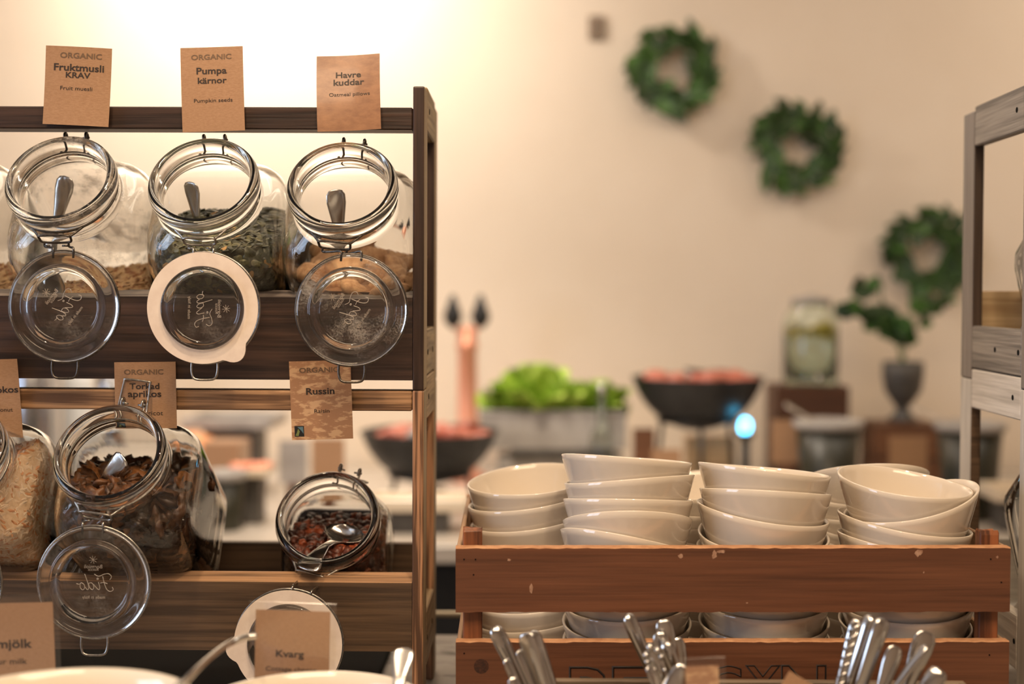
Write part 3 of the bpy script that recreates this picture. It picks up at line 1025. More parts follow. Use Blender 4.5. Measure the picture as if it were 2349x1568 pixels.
def place_spoon(label, tip, low, upv, k=1.0, kw=1.0, group='spoons in the jars', name='spoon', flip=False):
    d = (Vector(low) - Vector(tip)).normalized()
    o = mobj(name, spoon_geo(k, kw), M_steel, None, True)
    if flip:          # bowl end first
        o.data.transform(Matrix.Translation((0.193 * k, 0, 0)) @ Matrix.Rotation(PI, 4, 'Z'))
    o.matrix_basis = frame_from(tip, d, upv)
    return tag(o, label, 'spoon', group)

UPC = (0, -1, 0.35)
place_spoon('steel spoon standing in the smudged fruit muesli jar, handle end up', Wp(152, 404, 1.44), Wp(118, 640, 1.475), UPC, 0.78)
place_spoon('steel spoon stuck in the pumpkin seed jar, handle end up', Wp(436, 417, 1.42), Wp(476, 560, 1.455), (-0.5, -1, 0.35), 0.62)
place_spoon('steel spoon standing in the oat pillow jar, handle end up', Wp(769, 434, 1.44), Wp(784, 640, 1.475), (0.3, -1, 0.35), 0.76)
place_spoon('steel spoon stuck in the dried apricot jar, handle end up', Wp(284, 1048, 1.385), Wp(196, 1165, 1.43), (0.2, -1, 0.5), 0.6, 1.05)
place_spoon('steel spoon lying bowl end up on the raisins', Wp(806, 1208, 1.475), Wp(722, 1285, 1.418), (0.0, -0.45, 1), 0.46, 1.35, flip=True)

# ------------------------------------------------------------------ kraft paper labels
def card(label, px, py, wpx, hpx, D, lines, roll=0.0, bow=0.0, lean=0.0, mat=None, logo=None, yaw=0.0, sleeve=False, shear=0.0):
    """px, py: centre; lines: (text, px, py, width px, bold, ink)"""
    k = D / F
    w_, h_ = wpx * k, hpx * k
    c = Wp(px, py, D)
    M = Matrix.Translation(c) @ Euler((lean, roll, yaw)).to_matrix().to_4x4()
    t = thing('label_card', label, 'card', M, 'kraft paper label cards')
    def B(x, z, e=0.0):
        return Vector((x + shear * z, bow * ((z / h_ + 0.5) ** 2) + 0.25 * bow * math.cos(PI * x / w_) - e, z))
    n, m = 8, 12
    vs, fs = [], []
    for e in (0.0003, -0.0003):
        for j in range(m + 1):
            for i in range(n + 1):
                vs.append(B(-w_ / 2 + w_ * i / n, -h_ / 2 + h_ * j / m, e))
    W_ = n + 1
    o2 = W_ * (m + 1)
    for j in range(m):
        for i in range(n):
            a = j * W_ + i
            fs.append((a, a + 1, a + W_ + 1, a + W_))
            fs.append((o2 + a, o2 + a + W_, o2 + a + W_ + 1, o2 + a + 1))
    for i in range(n):
        fs.append((i, o2 + i, o2 + i + 1, i + 1))
        a = m * W_ + i
        fs.append((a, a + 1, o2 + a + 1, o2 + a))
    for j in range(m):
        a = j * W_
        fs.append((a, a + W_, o2 + a + W_, o2 + a))
        a = j * W_ + n
        fs.append((a, o2 + a, o2 + a + W_, a + W_))
    mobj('paper', fixn((vs, fs)), mat or M_kraft, t, True, sharp=40)
    for (s, lx, ly, lw, bold, ink) in lines:
        me = text_mesh(s, width=lw * k, bold=0.022 if bold else 0.004, squash=0.80)
        ox, oz = (lx - px) * k, -(ly - py) * k
        for v in me.vertices:
            v.co = B(v.co.x + ox, v.co.y + oz, 0.0006)
        mobj('lettering', me, ink, t)
    if logo:
        lx, ly, s = logo
        ox, oz = (lx - px) * k, -(ly - py) * k
        hw, hh = s * k / 2, s * 1.12 * k / 2
        def poly(pts, e):
            v = [B(ox + x * hw, oz + z * hh, e) for x, z in pts]
            return v, [tuple(range(len(v)))]
        lg = mobj('printed_mark', poly([(-1, -1), (1, -1), (1, 1), (-1, 1)], 0.0005), M_blackpr, t)
        mobj('mark_swoosh', poly([(-0.85, -0.8), (-0.2, -0.9), (0.1, 0.0), (-0.25, 0.5), (-0.5, -0.2)], 0.0007), M_greenpr, lg)
        mobj('mark_swoosh', poly([(-0.4, 0.8), (0.8, 0.85), (0.9, -0.5), (0.35, 0.2)], 0.0007), M_bluepr, lg)
    if sleeve:
        b2 = boxm((0, -0.0014, 0.002), (w_ + 0.012, 0.0006, h_ + 0.012), 0.0002)
        mobj('clear_sleeve', b2, M_sleeve, t)
    return t

M_sleeve = bpy.data.materials.new('clear_plastic')
M_sleeve.use_nodes = True
_n, _l = M_sleeve.node_tree.nodes, M_sleeve.node_tree.links
for x in list(_n):
    _n.remove(x)
_o = _n.new('ShaderNodeOutputMaterial')
_t = _n.new('ShaderNodeBsdfTransparent')
_g = _n.new('ShaderNodeBsdfGlossy')
_g.inputs['Roughness'].default_value = 0.15
_m = _n.new('ShaderNodeMixShader')
_m.inputs[0].default_value = 0.06
_l.new(_t.outputs[0], _m.inputs[1])
_l.new(_g.outputs[0], _m.inputs[2])
_l.new(_m.outputs[0], _o.inputs[0])

def DC(px):
    return 1.4072 - (XL - Wp(px, 600, 1.41).x) * math.tan(math.radians(0.8))
rd = math.radians
card('kraft label reading Fruktmusli KRAV on the espresso rack rail', 179, 199, 150, 178, DC(179) - 0.004, [('ORGANIC', 185, 130, 95, True, M_ink2), ('Fruktmusli', 181, 157, 114, True, M_ink), ('KRAV', 180, 174, 56, True, M_ink), ('Fruit muesli', 177, 204, 73, False, M_ink)], roll=rd(2.6), bow=-0.005, lean=rd(-2), shear=0.02, yaw=rd(3))
card('kraft label reading Pumpa kärnor on the espresso rack rail', 487, 204, 144, 193, DC(487), [('ORGANIC', 486, 130, 93, True, M_ink2), ('Pumpa', 486, 164, 70, True, M_ink), ('kärnor', 487, 184, 67, True, M_ink), ('Pumpkin seeds', 488, 231, 89, False, M_ink)], roll=rd(-1.6), bow=0.003)
card('kraft label reading Havre kuddar on the espresso rack rail', 798, 209, 146, 180, DC(798), [('Havre', 798, 167, 58, True, M_ink), ('kuddar', 799, 185, 71, True, M_ink), ('Oatmeal pillows', 800, 215, 94, False, M_ink)], roll=rd(-2.4), bow=0.012, lean=rd(-4), mat=pmat('kraft_paper_dark', S(134, 94, 66), S(158, 114, 80), (60, 60, 120), 6, 0.42, coat=0.35, bump=0.08))
card('kraft label for coconut with a bright glare, on the brown rack rail', -22, 915, 142, 186, DC(-22) - 0.001, [('Kokos', 12, 893, 68, True, M_ink), ('Coconut', 2, 940, 56, False, M_ink)], roll=rd(-1.5), bow=-0.003, lean=rd(3))
card('kraft label reading Torkad aprikos behind the apricot jar', 334, 906, 143, 154, DC(334), [('ORGANIC', 331, 852, 92, True, M_ink2), ('Torkad', 332, 885, 70, True, M_ink), ('aprikos', 332, 905, 78, True, M_ink), ('Apricot', 346, 949, 56, False, M_ink)], roll=rd(-0.6), logo=(276, 968, 22))
card('worn kraft label reading Russin on the brown rack rail', 737, 917, 142, 182, DC(737), [('ORGANIC', 735, 847, 92, True, M_ink2), ('Russin', 736, 896, 66, True, M_ink), ('Raisin', 738, 942, 35, False, M_ink)], roll=rd(-1.6), bow=-0.002, mat=M_kraft_worn, logo=(684, 988, 22))

def card_stand(label, px, D, zt):
    c = Wp(px, 1500, D)
    t = thing('card_stand', label, 'stand', T(c.x, D + 0.006, ZK))
    mobj('foot', fixn(lathe([(0, 0), (0.022, 0), (0.022, 0.004), (0.006, 0.007), (0, 0.007)], 24)), M_steel, t, True)
    mobj('stem', tube([(0, 0, 0.006), (0, 0, zt - ZK)], 0.0022, 8), M_steel, t, True)
    mobj('clip', boxm((0, -0.0015, zt - ZK), (0.02, 0.005, 0.012), 0.001), M_steel, t)
DK = 1.205
card('kraft label reading Filmjölk in a clear sleeve behind the white bowl', 40, 1490, 176, 222, DK, [('Filmjölk', 18, 1478, 116, True, M_ink), ('Sour milk', 15, 1516, 94, False, M_ink)], roll=rd(-1.6), sleeve=True)
card('kraft label reading Kvarg in a clear sleeve behind the white bowl', 670, 1508, 174, 222, DK, [('Kvarg', 665, 1501, 66, True, M_ink), ('Cottage cheese', 668, 1536, 118, False, M_ink)], roll=rd(1.6), sleeve=True)
card_stand('small steel clip stand carrying the Filmjölk label', 40, DK, H - 0.40)
card_stand('small steel clip stand carrying the Kvarg label', 670, DK, H - 0.405)

# ------------------------------------------------------------------ bowl crate
CRY = rd(1.6)
c0 = Wp(1045, 1255, 1.30)
CW, CD = 0.557, 0.345
MC = Matrix.Translation((c0.x, 1.30, ZK)) @ Matrix.Rotation(CRY, 4, 'Z')
cr = thing('wooden_crate', 'reddish brown wooden crate of two-board sides, filled with white bowls', 'crate', MC)
zt = c0.z - ZK                      # top of the upper board
PH = 0.0655
g1 = zt - PH
g2 = Wp(1100, 1471, 1.30).z - ZK
TB = 0.012
rb = random.Random(4)
def plank_geo(L_, h_, t_, z0, jit=0.0005, n=80, x0=0.0, y0=0.0):
    """a board along x with slightly uneven edges"""
    vs, fs = [], []
    for i in range(n + 1):
        x = x0 + L_ * i / n
        a, b = rb.uniform(-jit, jit), rb.uniform(-jit, jit)
        vs += [(x, y0, z0 + a), (x, y0, z0 + h_ + b - 0.001), (x, y0 + 0.0014, z0 + h_ + b * 0.6), (x, y0 + t_, z0 + h_ + b * 0.4), (x, y0 + t_, z0 + a)]
    for i in range(n):
        for k in range(5):
            a, b = i * 5 + k, i * 5 + (k + 1) % 5
            fs.append((a, a + 5, b + 5, b))
    fs += [tuple(range(5)), tuple(range(n * 5 + 4, n * 5 - 1, -1))]
    return fixn((vs, fs))
zb2 = g2 - PH
for (zz, nm) in ((g1, 1), (zb2, 2)):
    for nm_, yy in (('front_board', 0.0), ('rear_board', CD - TB)):
        pb_ = mobj(nm_, plank_geo(CW, PH, TB, zz, y0=yy), M_cr_x, cr)
        pb_.data.materials.append(M_cr_edge)
        for pf in pb_.data.polygons:
            if pf.normal.z > 0.2:
                pf.material_index = 1
for sx in (0.0008, CW - 0.0058):
    for zz in (g1 + 0.0005, zb2 + 0.0005):
        mobj('end_board', boxm((sx + 0.0025, CD / 2, zz + PH / 2), (0.005, CD - 2 * TB - 0.0006, PH - 0.001), 0.001), M_cr_y, cr)
bt = 0.011
for k in range(4):
    yk = 0.02 + (CD - 0.04) * (k + 0.5) / 4
    mobj('bottom_board', boxm((CW / 2, yk, 0.0005 + bt / 2), (CW - 0.021, (CD - 0.045) / 4 - 0.004, bt), 0.001), M_cr_x, cr)
for (sx, zz) in ((0.0064, zt + 0.0165), (CW - 0.0268, zt + 0.0145)):
    for yk in (TB + 0.0004, CD - TB - 0.0158):
        bm = bmesh.new()
        box(bm, (sx + 0.0102, yk + 0.0077, zz / 2 + 0.0003), (0.0195, 0.015, zz - 0.0006), 0.0012)
        for v in bm.verts:
            if v.co.z > zz - 0.01:
                v.co.z += rb.uniform(-0.004, 0.002)
        mobj('corner_post', bm, M_cr_z, cr)
vs, fs = lathe([(0, 0), (0.0008, 0), (0.0008, 0.0006), (0, 0.0006)], 10)
for (nx, nz) in ((0.0085, zt - 0.012), (0.02, zt - 0.012), (0.0085, g2 - 0.012), (CW - 0.02, zt - 0.012), (CW - 0.009, g1 + 0.03), (CW - 0.02, g2 - 0.014), (0.018, g1 + 0.038)):
    b2 = fixn((vs, fs))
    bmesh.ops.transform(b2, matrix=Matrix.Translation((nx, 0.0001, nz)) @ Matrix.Rotation(PI / 2, 4, 'X'), verts=b2.verts)
    mobj('nail_head', b2, M_black, cr)
# stencilled outline lettering on the lower board
iMC = MC.inverted()
M_stencil = pmat('black_stencil', S(30, 20, 14), rough=0.7)
def stencil(s, pxa, pxb, pytop):
    k = 1.30 / F
    me = text_mesh(s, width=(pxb - pxa) * k, outline=0.014, bold=0.02)
    hh = max(v.co.y for v in me.vertices)
    p = iMC @ Wp((pxa + pxb) / 2, pytop, 1.30)
    me.transform(Matrix.Translation((p.x, -0.0002, p.z - hh)) @ Matrix.Rotation(PI / 2, 4, 'X') @ Matrix.Diagonal((1, 1, 0.15, 1)))
    mobj('stencil_letter', me, M_stencil, cr)
for s, a, b in (('B', 1305, 1404), ('E', 1404, 1496), ('G', 1625, 1706), ('Y', 1712, 1796), ('N', 1796, 1902)):
    stencil(s, a, b, 1530)
# pale chips and scuffs on the upper board
M_chip = pmat('raw_wood_chip', S(148, 108, 84), S(180, 142, 116), (200, 200, 200), 3, 0.8)
for ci, (cpx, cpy, cw_, ch_) in enumerate(((1640, 1273, 14, 24), (1655, 1266, 26, 9), (1562, 1276, 14, 12), (1218, 1345, 9, 30), (1168, 1282, 12, 7), (2112, 1270, 22, 24), (2296, 1282, 8, 8), (1715, 1384, 7, 4), (2125, 1316, 4, 6))):
    k = 1.30 / F
    pc_ = iMC @ Wp(cpx, cpy, 1.305)
    rc = random.Random(90 + ci)
    pv = [(pc_.x + cw_ * k / 2 * math.cos(a) * rc.uniform(0.45, 1.1), pc_.z + ch_ * k / 2 * math.sin(a) * rc.uniform(0.45, 1.1)) for a in [2 * PI * q / 11 for q in range(11)]]
    mobj('worn_chip', prism(pv, -0.00025, 0.0004, 'y'), M_chip, cr)
# a dark knot in the lower board
p = iMC @ Wp(1104, 1528, 1.30)
b2 = fixn(lathe([(0, 0), (0.0016, 0), (0.0075, 0), (0.0075, 0.0002), (0, 0.0002)], 22))
bmesh.ops.transform(b2, matrix=Matrix.Translation((p.x, 0.0001, p.z)) @ Matrix.Rotation(PI / 2, 4, 'X'), verts=b2.verts)
mobj('knot', b2, pmat('knot_wood', S(40, 22, 14), S(78, 44, 26), (300, 300, 300), 3, 0.6), cr)

# ------------------------------------------------------------------ white bowls
def bowl_mesh(A, Bq):
    n, m = 72, 14
    t_ = 0.0027
    r = lambda z: 0.038 + 0.0325 * (max(z, 0) / 0.065) ** 0.48
    vs, fs, rings = [], [], []
    def ring(fn):
        ids = []
        for i in range(n):
            a = 2 * PI * i / n
            x, y, z = fn(a)
            ids.append(len(vs))
            vs.append((x, y, z))
        rings.append(ids)
    zr_ = lambda a: 0.062 + A * math.cos(a) + Bq * math.cos(2 * a)
    ring(lambda a: (0.024 * math.cos(a), 0.024 * math.sin(a), 0.0015))
    ring(lambda a: (0.034 * math.cos(a), 0.034 * math.sin(a), 0.0))
    for j in range(m + 1):
        u = j / m
        ring(lambda a, u=u: ((lambda z: (r(z) * math.cos(a), r(z) * math.sin(a), z))(0.0006 + u ** 1.3 * (zr_(a) - 0.0006))))
    ring(lambda a: ((lambda z: ((r(z) - t_ * 0.3) * math.cos(a), (r(z) - t_ * 0.3) * math.sin(a), z + 0.0009))(zr_(a))))
    ring(lambda a: ((lambda z: ((r(z) - t_ * 0.75) * math.cos(a), (r(z) - t_ * 0.75) * math.sin(a), z + 0.0007))(zr_(a))))
    for j in range(m + 1):
        u = 1 - j / m
        ring(lambda a, u=u: ((lambda z: ((r(z - 0.001) - t_) * math.cos(a), (r(z - 0.001) - t_) * math.sin(a), z))(0.0055 + u ** 1.3 * (zr_(a) - 0.0055))))
    ring(lambda a: (0.02 * math.cos(a), 0.02 * math.sin(a), 0.0052))
    for a, b in zip(rings, rings[1:]):
        for i in range(n):
            j = (i + 1) % n
            fs.append((a[i], b[i], b[j], a[j]))
    fs.append(tuple(rings[0]))
    fs.append(tuple(rings[-1]))
    bm = fixn((vs, fs))
    return mesh_of(bm, 'bowl', M_porc)
BOWL = bowl_mesh(0.0095, 0.0012)
STRONG = bowl_mesh(0.0185, 0.0025)
ORD = ['topmost', 'second from the top', 'third from the top', 'fourth from the top', 'fifth from the top', 'sixth from the top', 'seventh from the top', 'eighth from the top', 'ninth from the top', 'tenth from the top', 'lowest']
zf = ZK + 0.0125
def stack(where, px, D, n, top_y, spins, lean=(0, 0), strong=()):
    """spins: compass of each rim's high side, top bowl first (degrees, 0 = right, -90 = aisle)"""
    top = Wp(px, top_y, D)
    p = (top.z - 0.062 - zf) / (n - 1)
    rnd = random.Random(int(px))
    for k in range(n):
        i = n - 1 - k
        sp = spins[k] if k < len(spins) else rnd.uniform(-180, 180)
        o = bpy.data.objects.new('white_bowl', STRONG if k in strong else BOWL)
        C.objects.link(o)
        o.location = (top.x - lean[0] * k + rnd.uniform(-0.0006, 0.0006), D - lean[1] * k, zf + p * i)
        o.rotation_euler = (0, 0, rd(sp))
        nm = ORD[k] if k < n - 1 else 'lowest'
        tag(o, 'white bowl, %s, in the %s' % (nm, where), 'bowl', 'white bowls stacked in the crate')
stack('stack beside the brown rack', 1207, 1.500, 9, 1100, [55, 0, 5, 15, 30, -60, 20, 5], lean=(-0.0012, 0))
stack('tallest stack of the crate', 1440, 1.395, 11, 1051, [-118, -62, -95, -90, -125, 20, 140, 60, 90, 100, 40], strong=(3, 4))
stack('front stack facing the middle wreath', 1755, 1.394, 10, 1076, [-138, -108, 180, 100, 150, 30, 90, 80, 60, 40])
stack('front stack beside the whitewashed rack', 2080, 1.400, 10, 1106, [140, 10, 175, 190, 20, 80, 60, 90, 50, 80], strong=(1,))
stack('rear stack nearest the whitewashed rack', 1988, 1.548, 10, 1086, [-90, 60, 10, 120, 170, -40, 30], strong=(0,))
stack('rear stack behind the tallest stack', 1598, 1.540, 10, 1112, [40, 100, 10, 170, 60, -40, 130])

# ------------------------------------------------------------------ big white bowls in front
def big_bowl(label, px, rim_y, D, R_):
    c = Wp(px, rim_y, D + R_)
    h = c.z - ZK
    q = [(0, 0.0), (R_ * 0.4, 0.0), (R_ * 0.45, 0.004), (R_ * 0.7, h * 0.25), (R_ * 0.9, h * 0.6), (R_ * 0.985, h * 0.9), (R_, h * 0.985), (R_ * 0.99, h), (R_ * 0.965, h * 0.99),
         (R_ * 0.945, h * 0.9), (R_ * 0.865, h * 0.62), (R_ * 0.67, h * 0.3), (R_ * 0.4, 0.014), (0, 0.011)]
    x = Wp(px, rim_y, D).x
    return tag(mobj('serving_bowl', fixn(lathe(q, 96)), M_porc2, None, True, M=T(x, D, ZK + 0.0003)), label, 'bowl', 'big white serving bowls')
big_bowl('large white serving bowl in front of the Filmjölk label', 118, 1529, 0.962, 0.107)
big_bowl('large white serving bowl in front of the Kvarg label', 716, 1537, 1.084, 0.0975)
# ladle and spoon handle in the serving bowls
lad = thing('ladle', 'steel ladle with a bent handle leaning in the white bowl before the Filmjölk label', 'ladle', T(0, 0, 0))
P = [Wp(588, 1458, 1.15), Wp(560, 1462, 1.145), Wp(520, 1478, 1.125), Wp(475, 1512, 1.075), Wp(425, 1562, 1.015), Wp(395, 1604, 0.99)]
low = Vector((P[-1].x - 0.035, 0.97, ZK + 0.055))
mobj('handle', tube(smooth_path(P + [low], 6), 0.0031, 10), M_steel, lad, True)
hb = [(0, -0.016), (0.014, -0.0135), (0.022, -0.004), (0.0245, 0.006), (0.0232, 0.006), (0.0208, -0.0035), (0.0133, -0.0125), (0, -0.0148)]
o = mobj('cup', fixn(lathe(hb, 28)), M_steel, lad, True)
o.location = low + Vector((-0.02, 0, -0.004))
p1 = Wp(927, 1486, 1.13)
place_spoon('steel spoon leaning upright at the edge of the white bowl', p1, Wp(912, 1600, 1.105), UPC, 0.5, 0.9, group='spoons at the serving bowls')

# ------------------------------------------------------------------ cutlery box
xa, xb = Wp(1190, 1560, 1.25).x, Wp(2215, 1560, 1.25).x
zt = Wp(1500, 1558, 1.25).z
bx = thing('cutlery_box', 'low weathered wooden box holding the cutlery in front of the crate', 'box', T(0, 0, 0))
mobj('rear_board', boxm(((xa + xb) / 2, 1.252, (zt + ZK) / 2), (xb - xa, 0.008, zt - ZK - 0.001), 0.001), M_box, bx)
mobj('front_board', boxm(((xa + xb) / 2, 1.128, (zt + ZK) / 2 - 0.01), (xb - xa, 0.008, zt - ZK - 0.021), 0.001), M_box, bx)
for xx in (xa + 0.004, xb - 0.004):
    mobj('end_board', boxm((xx, 1.19, (zt + ZK) / 2), (0.008, 0.1155, zt - ZK - 0.001), 0.001), M_box, bx)
mobj('bottom', boxm(((xa + xb) / 2, 1.19, ZK + 0.004), (xb - xa - 0.017, 0.115, 0.006)), M_box, bx)

def cutlery(label, px, py, wpx, slope, D, kind='knife', up=(0.15, -1, 0.25), ly=0.0):
    tip = Wp(px, py, D)
    d = Vector((slope, ly, -1)).normalized()
    zend = ZK + 0.012
    L_ = min((tip.z - zend) / -d.z, 0.20)
    hw = wpx * D / F / 2
    M = frame_from(tip, d, up)
    nm = {'knife': 'table_knife', 'spoon': 'table_spoon', 'fork': 'table_fork', 'twist': 'twisted_spoon', 'beaded': 'beaded_fork'}[kind]
    t = thing(nm, label, {'knife': 'knife', 'fork': 'fork', 'beaded': 'fork'}.get(kind, 'spoon'), M, 'cutlery standing in the box')
    hl = L_ * 0.58
    if kind == 'knife':
        st = [(0, hw * 0.35, 0.003, 0, 0), (0.002, hw * 0.75, 0.006, 0, 0), (0.006, hw * 0.97, 0.0085, 0, 0), (0.02, hw, 0.0095, 0, 0), (hl * 0.6, hw * 0.8, 0.0085, 0, 0), (hl, hw * 0.62, 0.007, 0, 0)]
        mobj('handle', strip(st, 13), M_steel, t, True)
        mobj('blade', strip([(hl + 0.0001, hw * 0.55, 0.003, 0, 0), (hl + 0.006, hw * 0.8, 0.0018, 0, 0), (L_ * 0.93, hw * 0.9, 0.0012, 0, 0), (L_, hw * 0.3, 0.001, 0, 0)], 7), M_steel, t, True)
    else:
        st = [(0, hw * 0.35, 0.0016, 0, 0), (0.002, hw * 0.75, 0.0024, 0, 0), (0.007, hw * 0.98, 0.003, -0.0006, 0.0004), (0.018, hw, 0.003, -0.001, 0.001), (hl * 0.5, hw * 0.66, 0.003, -0.0008, 0.003), (hl * 0.85, hw * 0.38, 0.003, 0, 0.004), (hl, 0.0028, 0.003, 0, 0.004)]
        h = mobj('handle', strip(st, 11), M_steel, t, True)
        if kind == 'twist':
            for s_ in (0, PI):
                pts = [(0.003 + (hl * 0.75) * i / 60, hw * 0.55 * math.cos(i * 0.42 + s_), 0.0025 + hw * 0.4 * math.sin(i * 0.42 + s_)) for i in range(61)]
                mobj('twist', tube(pts, 0.0014, 6), M_steel, h, True)
        if kind == 'beaded':
            for i, (bx_, by_, br) in enumerate(((0.001, 0, 0.0042), (0.006, -0.006, 0.0034), (0.006, 0.005, 0.0036), (0.012, -0.0075, 0.003), (0.013, 0.006, 0.003), (0.021, -0.004, 0.0022), (0.025, 0.004, 0.002))):
                b2 = bmesh.new()
                bmesh.ops.create_icosphere(b2, subdivisions=2, radius=br, matrix=Matrix.Translation((bx_, by_, 0.003)))
                mobj('bead', b2, M_steel, h, True)
        e = L_ - hl
        if kind in ('fork', 'beaded'):
            mobj('head', strip([(hl + 0.0001, 0.0028, 0.0026, 0, 0.004), (hl + e * 0.3, 0.009, 0.0018, 0.001, 0.002), (hl + e * 0.5, 0.0105, 0.0016, 0.0015, 0.002)], 9), M_steel, t, True)
            for q in (-0.0085, -0.0028, 0.0028, 0.0085):
                mobj('tine', tube([(hl + e * 0.5, q, 0.0015), (L_, q * 0.9, 0.003)], 0.0011, 6), M_steel, t, True)
        else:
            mobj('bowl', strip([(hl + 0.0001, 0.0028, 0.0026, 0, 0.004), (hl + e * 0.2, 0.006, 0.0018, 0.001, 0.002), (hl + e * 0.5, 0.017, 0.0014, 0.005, 0.001), (hl + e * 0.75, 0.0185, 0.0013, 0.006, 0.002), (hl + e * 0.93, 0.012, 0.0013, 0.003, 0.003), (L_, 0.003, 0.0012, 0.0004, 0.0035)], 9), M_steel, t, True)
    return t
cutlery('flat-handled steel knife leaning furthest towards the brown rack, in front of the crate knot', 1133, 1437, 38, 0.50, 1.215, 'knife', (0.1, -1, 0.5))
cutlery('broad rounded steel spoon handle among the cutlery nearest the brown rack', 1204, 1451, 44, 0.36, 1.185, 'spoon', (-0.45, -1, 0.3))
cutlery('thick steel knife handle just behind the broad rounded spoon handle', 1218, 1447, 42, 0.36, 1.210, 'knife', (0.5, -1, 0.3))
cutlery('slim steel spoon between the two leaning handles nearest the brown rack', 1189, 1490, 24, 0.34, 1.185, 'spoon', (0.9, -1, 0.2))
cutlery('slim steel fork in front of the flat-handled knife', 1160, 1510, 24, 0.42, 1.18, 'fork', (0.6, -1, 0.3))
cutlery('short steel spoon low beside the slim fork', 1174, 1553, 30, 0.3, 1.16, 'spoon')
cutlery('dark reflecting steel knife leaning at the outer side of the middle bunch', 1438, 1408, 34, 0.44, 1.215, 'knife', (0.4, -1, 0.2))
cutlery('broad steel spoon handle standing highest in the middle bunch', 1520, 1421, 42, 0.20, 1.215, 'spoon', (-0.1, -1, 0.5))
cutlery('broad steel spoon handle in front of the highest one of the middle bunch', 1511, 1450, 38, 0.24, 1.2, 'spoon', (-0.2, -1, 0.4))
cutlery('round-ended steel knife in the centre of the middle bunch', 1525, 1472, 34, 0.36, 1.18, 'knife', (-0.4, -1, 0.3))
cutlery('flat steel spoon handle at the back of the middle bunch, beside the crate notch', 1552, 1462, 38, 0.12, 1.225, 'spoon', (0.1, -1, 0.3))
cutlery('old steel fork with a beaded handle end in the middle bunch', 1489, 1480, 30, 0.44, 1.165, 'beaded', (-0.2, -1, 0.5))
cutlery('slim steel spoon under the beaded fork in the middle bunch', 1487, 1526, 28, 0.40, 1.15, 'fork', (0.8, -1, 0.3))
cutlery('steel spoon crossing in front of the middle bunch beside the sleeved card', 1574, 1527, 50, -0.62, 1.145, 'spoon', (0.1, -1, 0.5))
cutlery('steel spoon with a twisted handle in the bunch nearest the whitewashed rack', 1966, 1420, 30, -0.26, 1.19, 'twist', (-0.3, -1, 0.3))
cutlery('steel knife with amber reflections next to the twisted spoon', 1997, 1411, 34, -0.30, 1.205, 'knife', (-0.7, -1, 0.3))
cutlery('thick dark steel knife leaning on the amber-lit knife', 2026, 1418, 42, -0.32, 1.185, 'knife', (0.3, -1, 0.3))
cutlery('round-ended steel spoon handle in the middle of the bunch nearest the whitewashed rack', 2056, 1481, 40, -0.34, 1.18, 'spoon', (0.1, -1, 0.4))
cutlery('broad pale steel spoon handle leaning towards the whitewashed rack', 2128, 1448, 52, -0.38, 1.20, 'spoon', (0.1, -1, 0.4))
cutlery('steel spoon seen edge-on, crossing the broad pale spoon handle', 2124, 1480, 24, -0.66, 1.165, 'spoon', (-0.75, -0.25, -0.6))
cutlery('steel knife with a blue reflection leaning lowest in the bunch nearest the whitewashed rack', 2158, 1534, 48, -0.62, 1.155, 'knife', (-0.2, -1, 0.5))
card('small kraft card in a crinkled clear sleeve in front of the middle cutlery bunch', 1613, 1590, 76, 128, 1.13, [], roll=rd(-3), sleeve=True, mat=M_kraft_worn)
card('small blank kraft card standing on its corner in the cutlery box', 1826, 1596, 86, 86, 1.14, [], roll=rd(30))

# ------------------------------------------------------------------ back buffet
ZT = H - 0.55
M_ttop = pmat('buffet_top', S(176, 166, 154), S(190, 180, 168), (6, 6, 6), 3, 0.35)
tb = thing('buffet_table', 'long pale buffet table with a black cloth front along the cream wall', 'table', T(0, 0, 0))
mobj('table_top', boxm((0, 3.44, ZT - 0.02), (5.6, 1.24, 0.04), 0.003), M_ttop, tb)
mobj('table_cloth', boxm((0, 3.44, (ZT - 0.04) / 2), (5.5, 1.2, ZT - 0.041)), M_cloth, tb)
M_iron = pmat('black_iron', S(26, 26, 27), S(38, 37, 37), (30, 30, 30), 3, 0.42)
M_wbox = wood('brown_box_wood', S(84, 52, 32), S(116, 76, 48), 'x', 0.4, 0.55)
M_dbox = wood('dark_box_wood', S(66, 38, 24), S(88, 54, 34), 'x', 0.4, 0.55)
M_stone = pmat('pale_grey_zinc', S(150, 144, 138), S(176, 170, 164), (12, 12, 12), 4, 0.5)
M_dgrey = pmat('dark_grey_slate', S(70, 66, 62), S(86, 82, 77), (12, 12, 12), 4, 0.5)
M_leaf = pmat('lettuce_leaf', S(132, 170, 40), S(190, 214, 96), (40, 40, 40), 3, 0.5)
M_leaf2 = pmat('dark_leaf', S(30, 50, 22), S(54, 82, 36), (30, 30, 30), 3, 0.45)
M_leaf3 = pmat('mid_leaf', S(52, 90, 34), S(84, 122, 52), (30, 30, 30), 3, 0.5)
M_olive = pmat('olive_black_enamel', S(38, 37, 26), S(48, 46, 33), (10, 10, 10), 2, 0.35)
M_tom = pmat('tomato', S(170, 84, 66), S(196, 120, 100), (40, 40, 40), 2, 0.3)
M_copper = pmat('copper', S(236, 166, 138), rough=0.42, metal=0.5)
M_lemon = pmat('lemon', S(226, 190, 50), S(240, 212, 90), (60, 60, 60), 2, 0.4)
M_water = glass_mat('water', (0.93, 0.97, 0.94, 1), ior=1.33)
M_bglass = glass_mat('dispenser_glass', (0.95, 0.98, 0.95, 1))

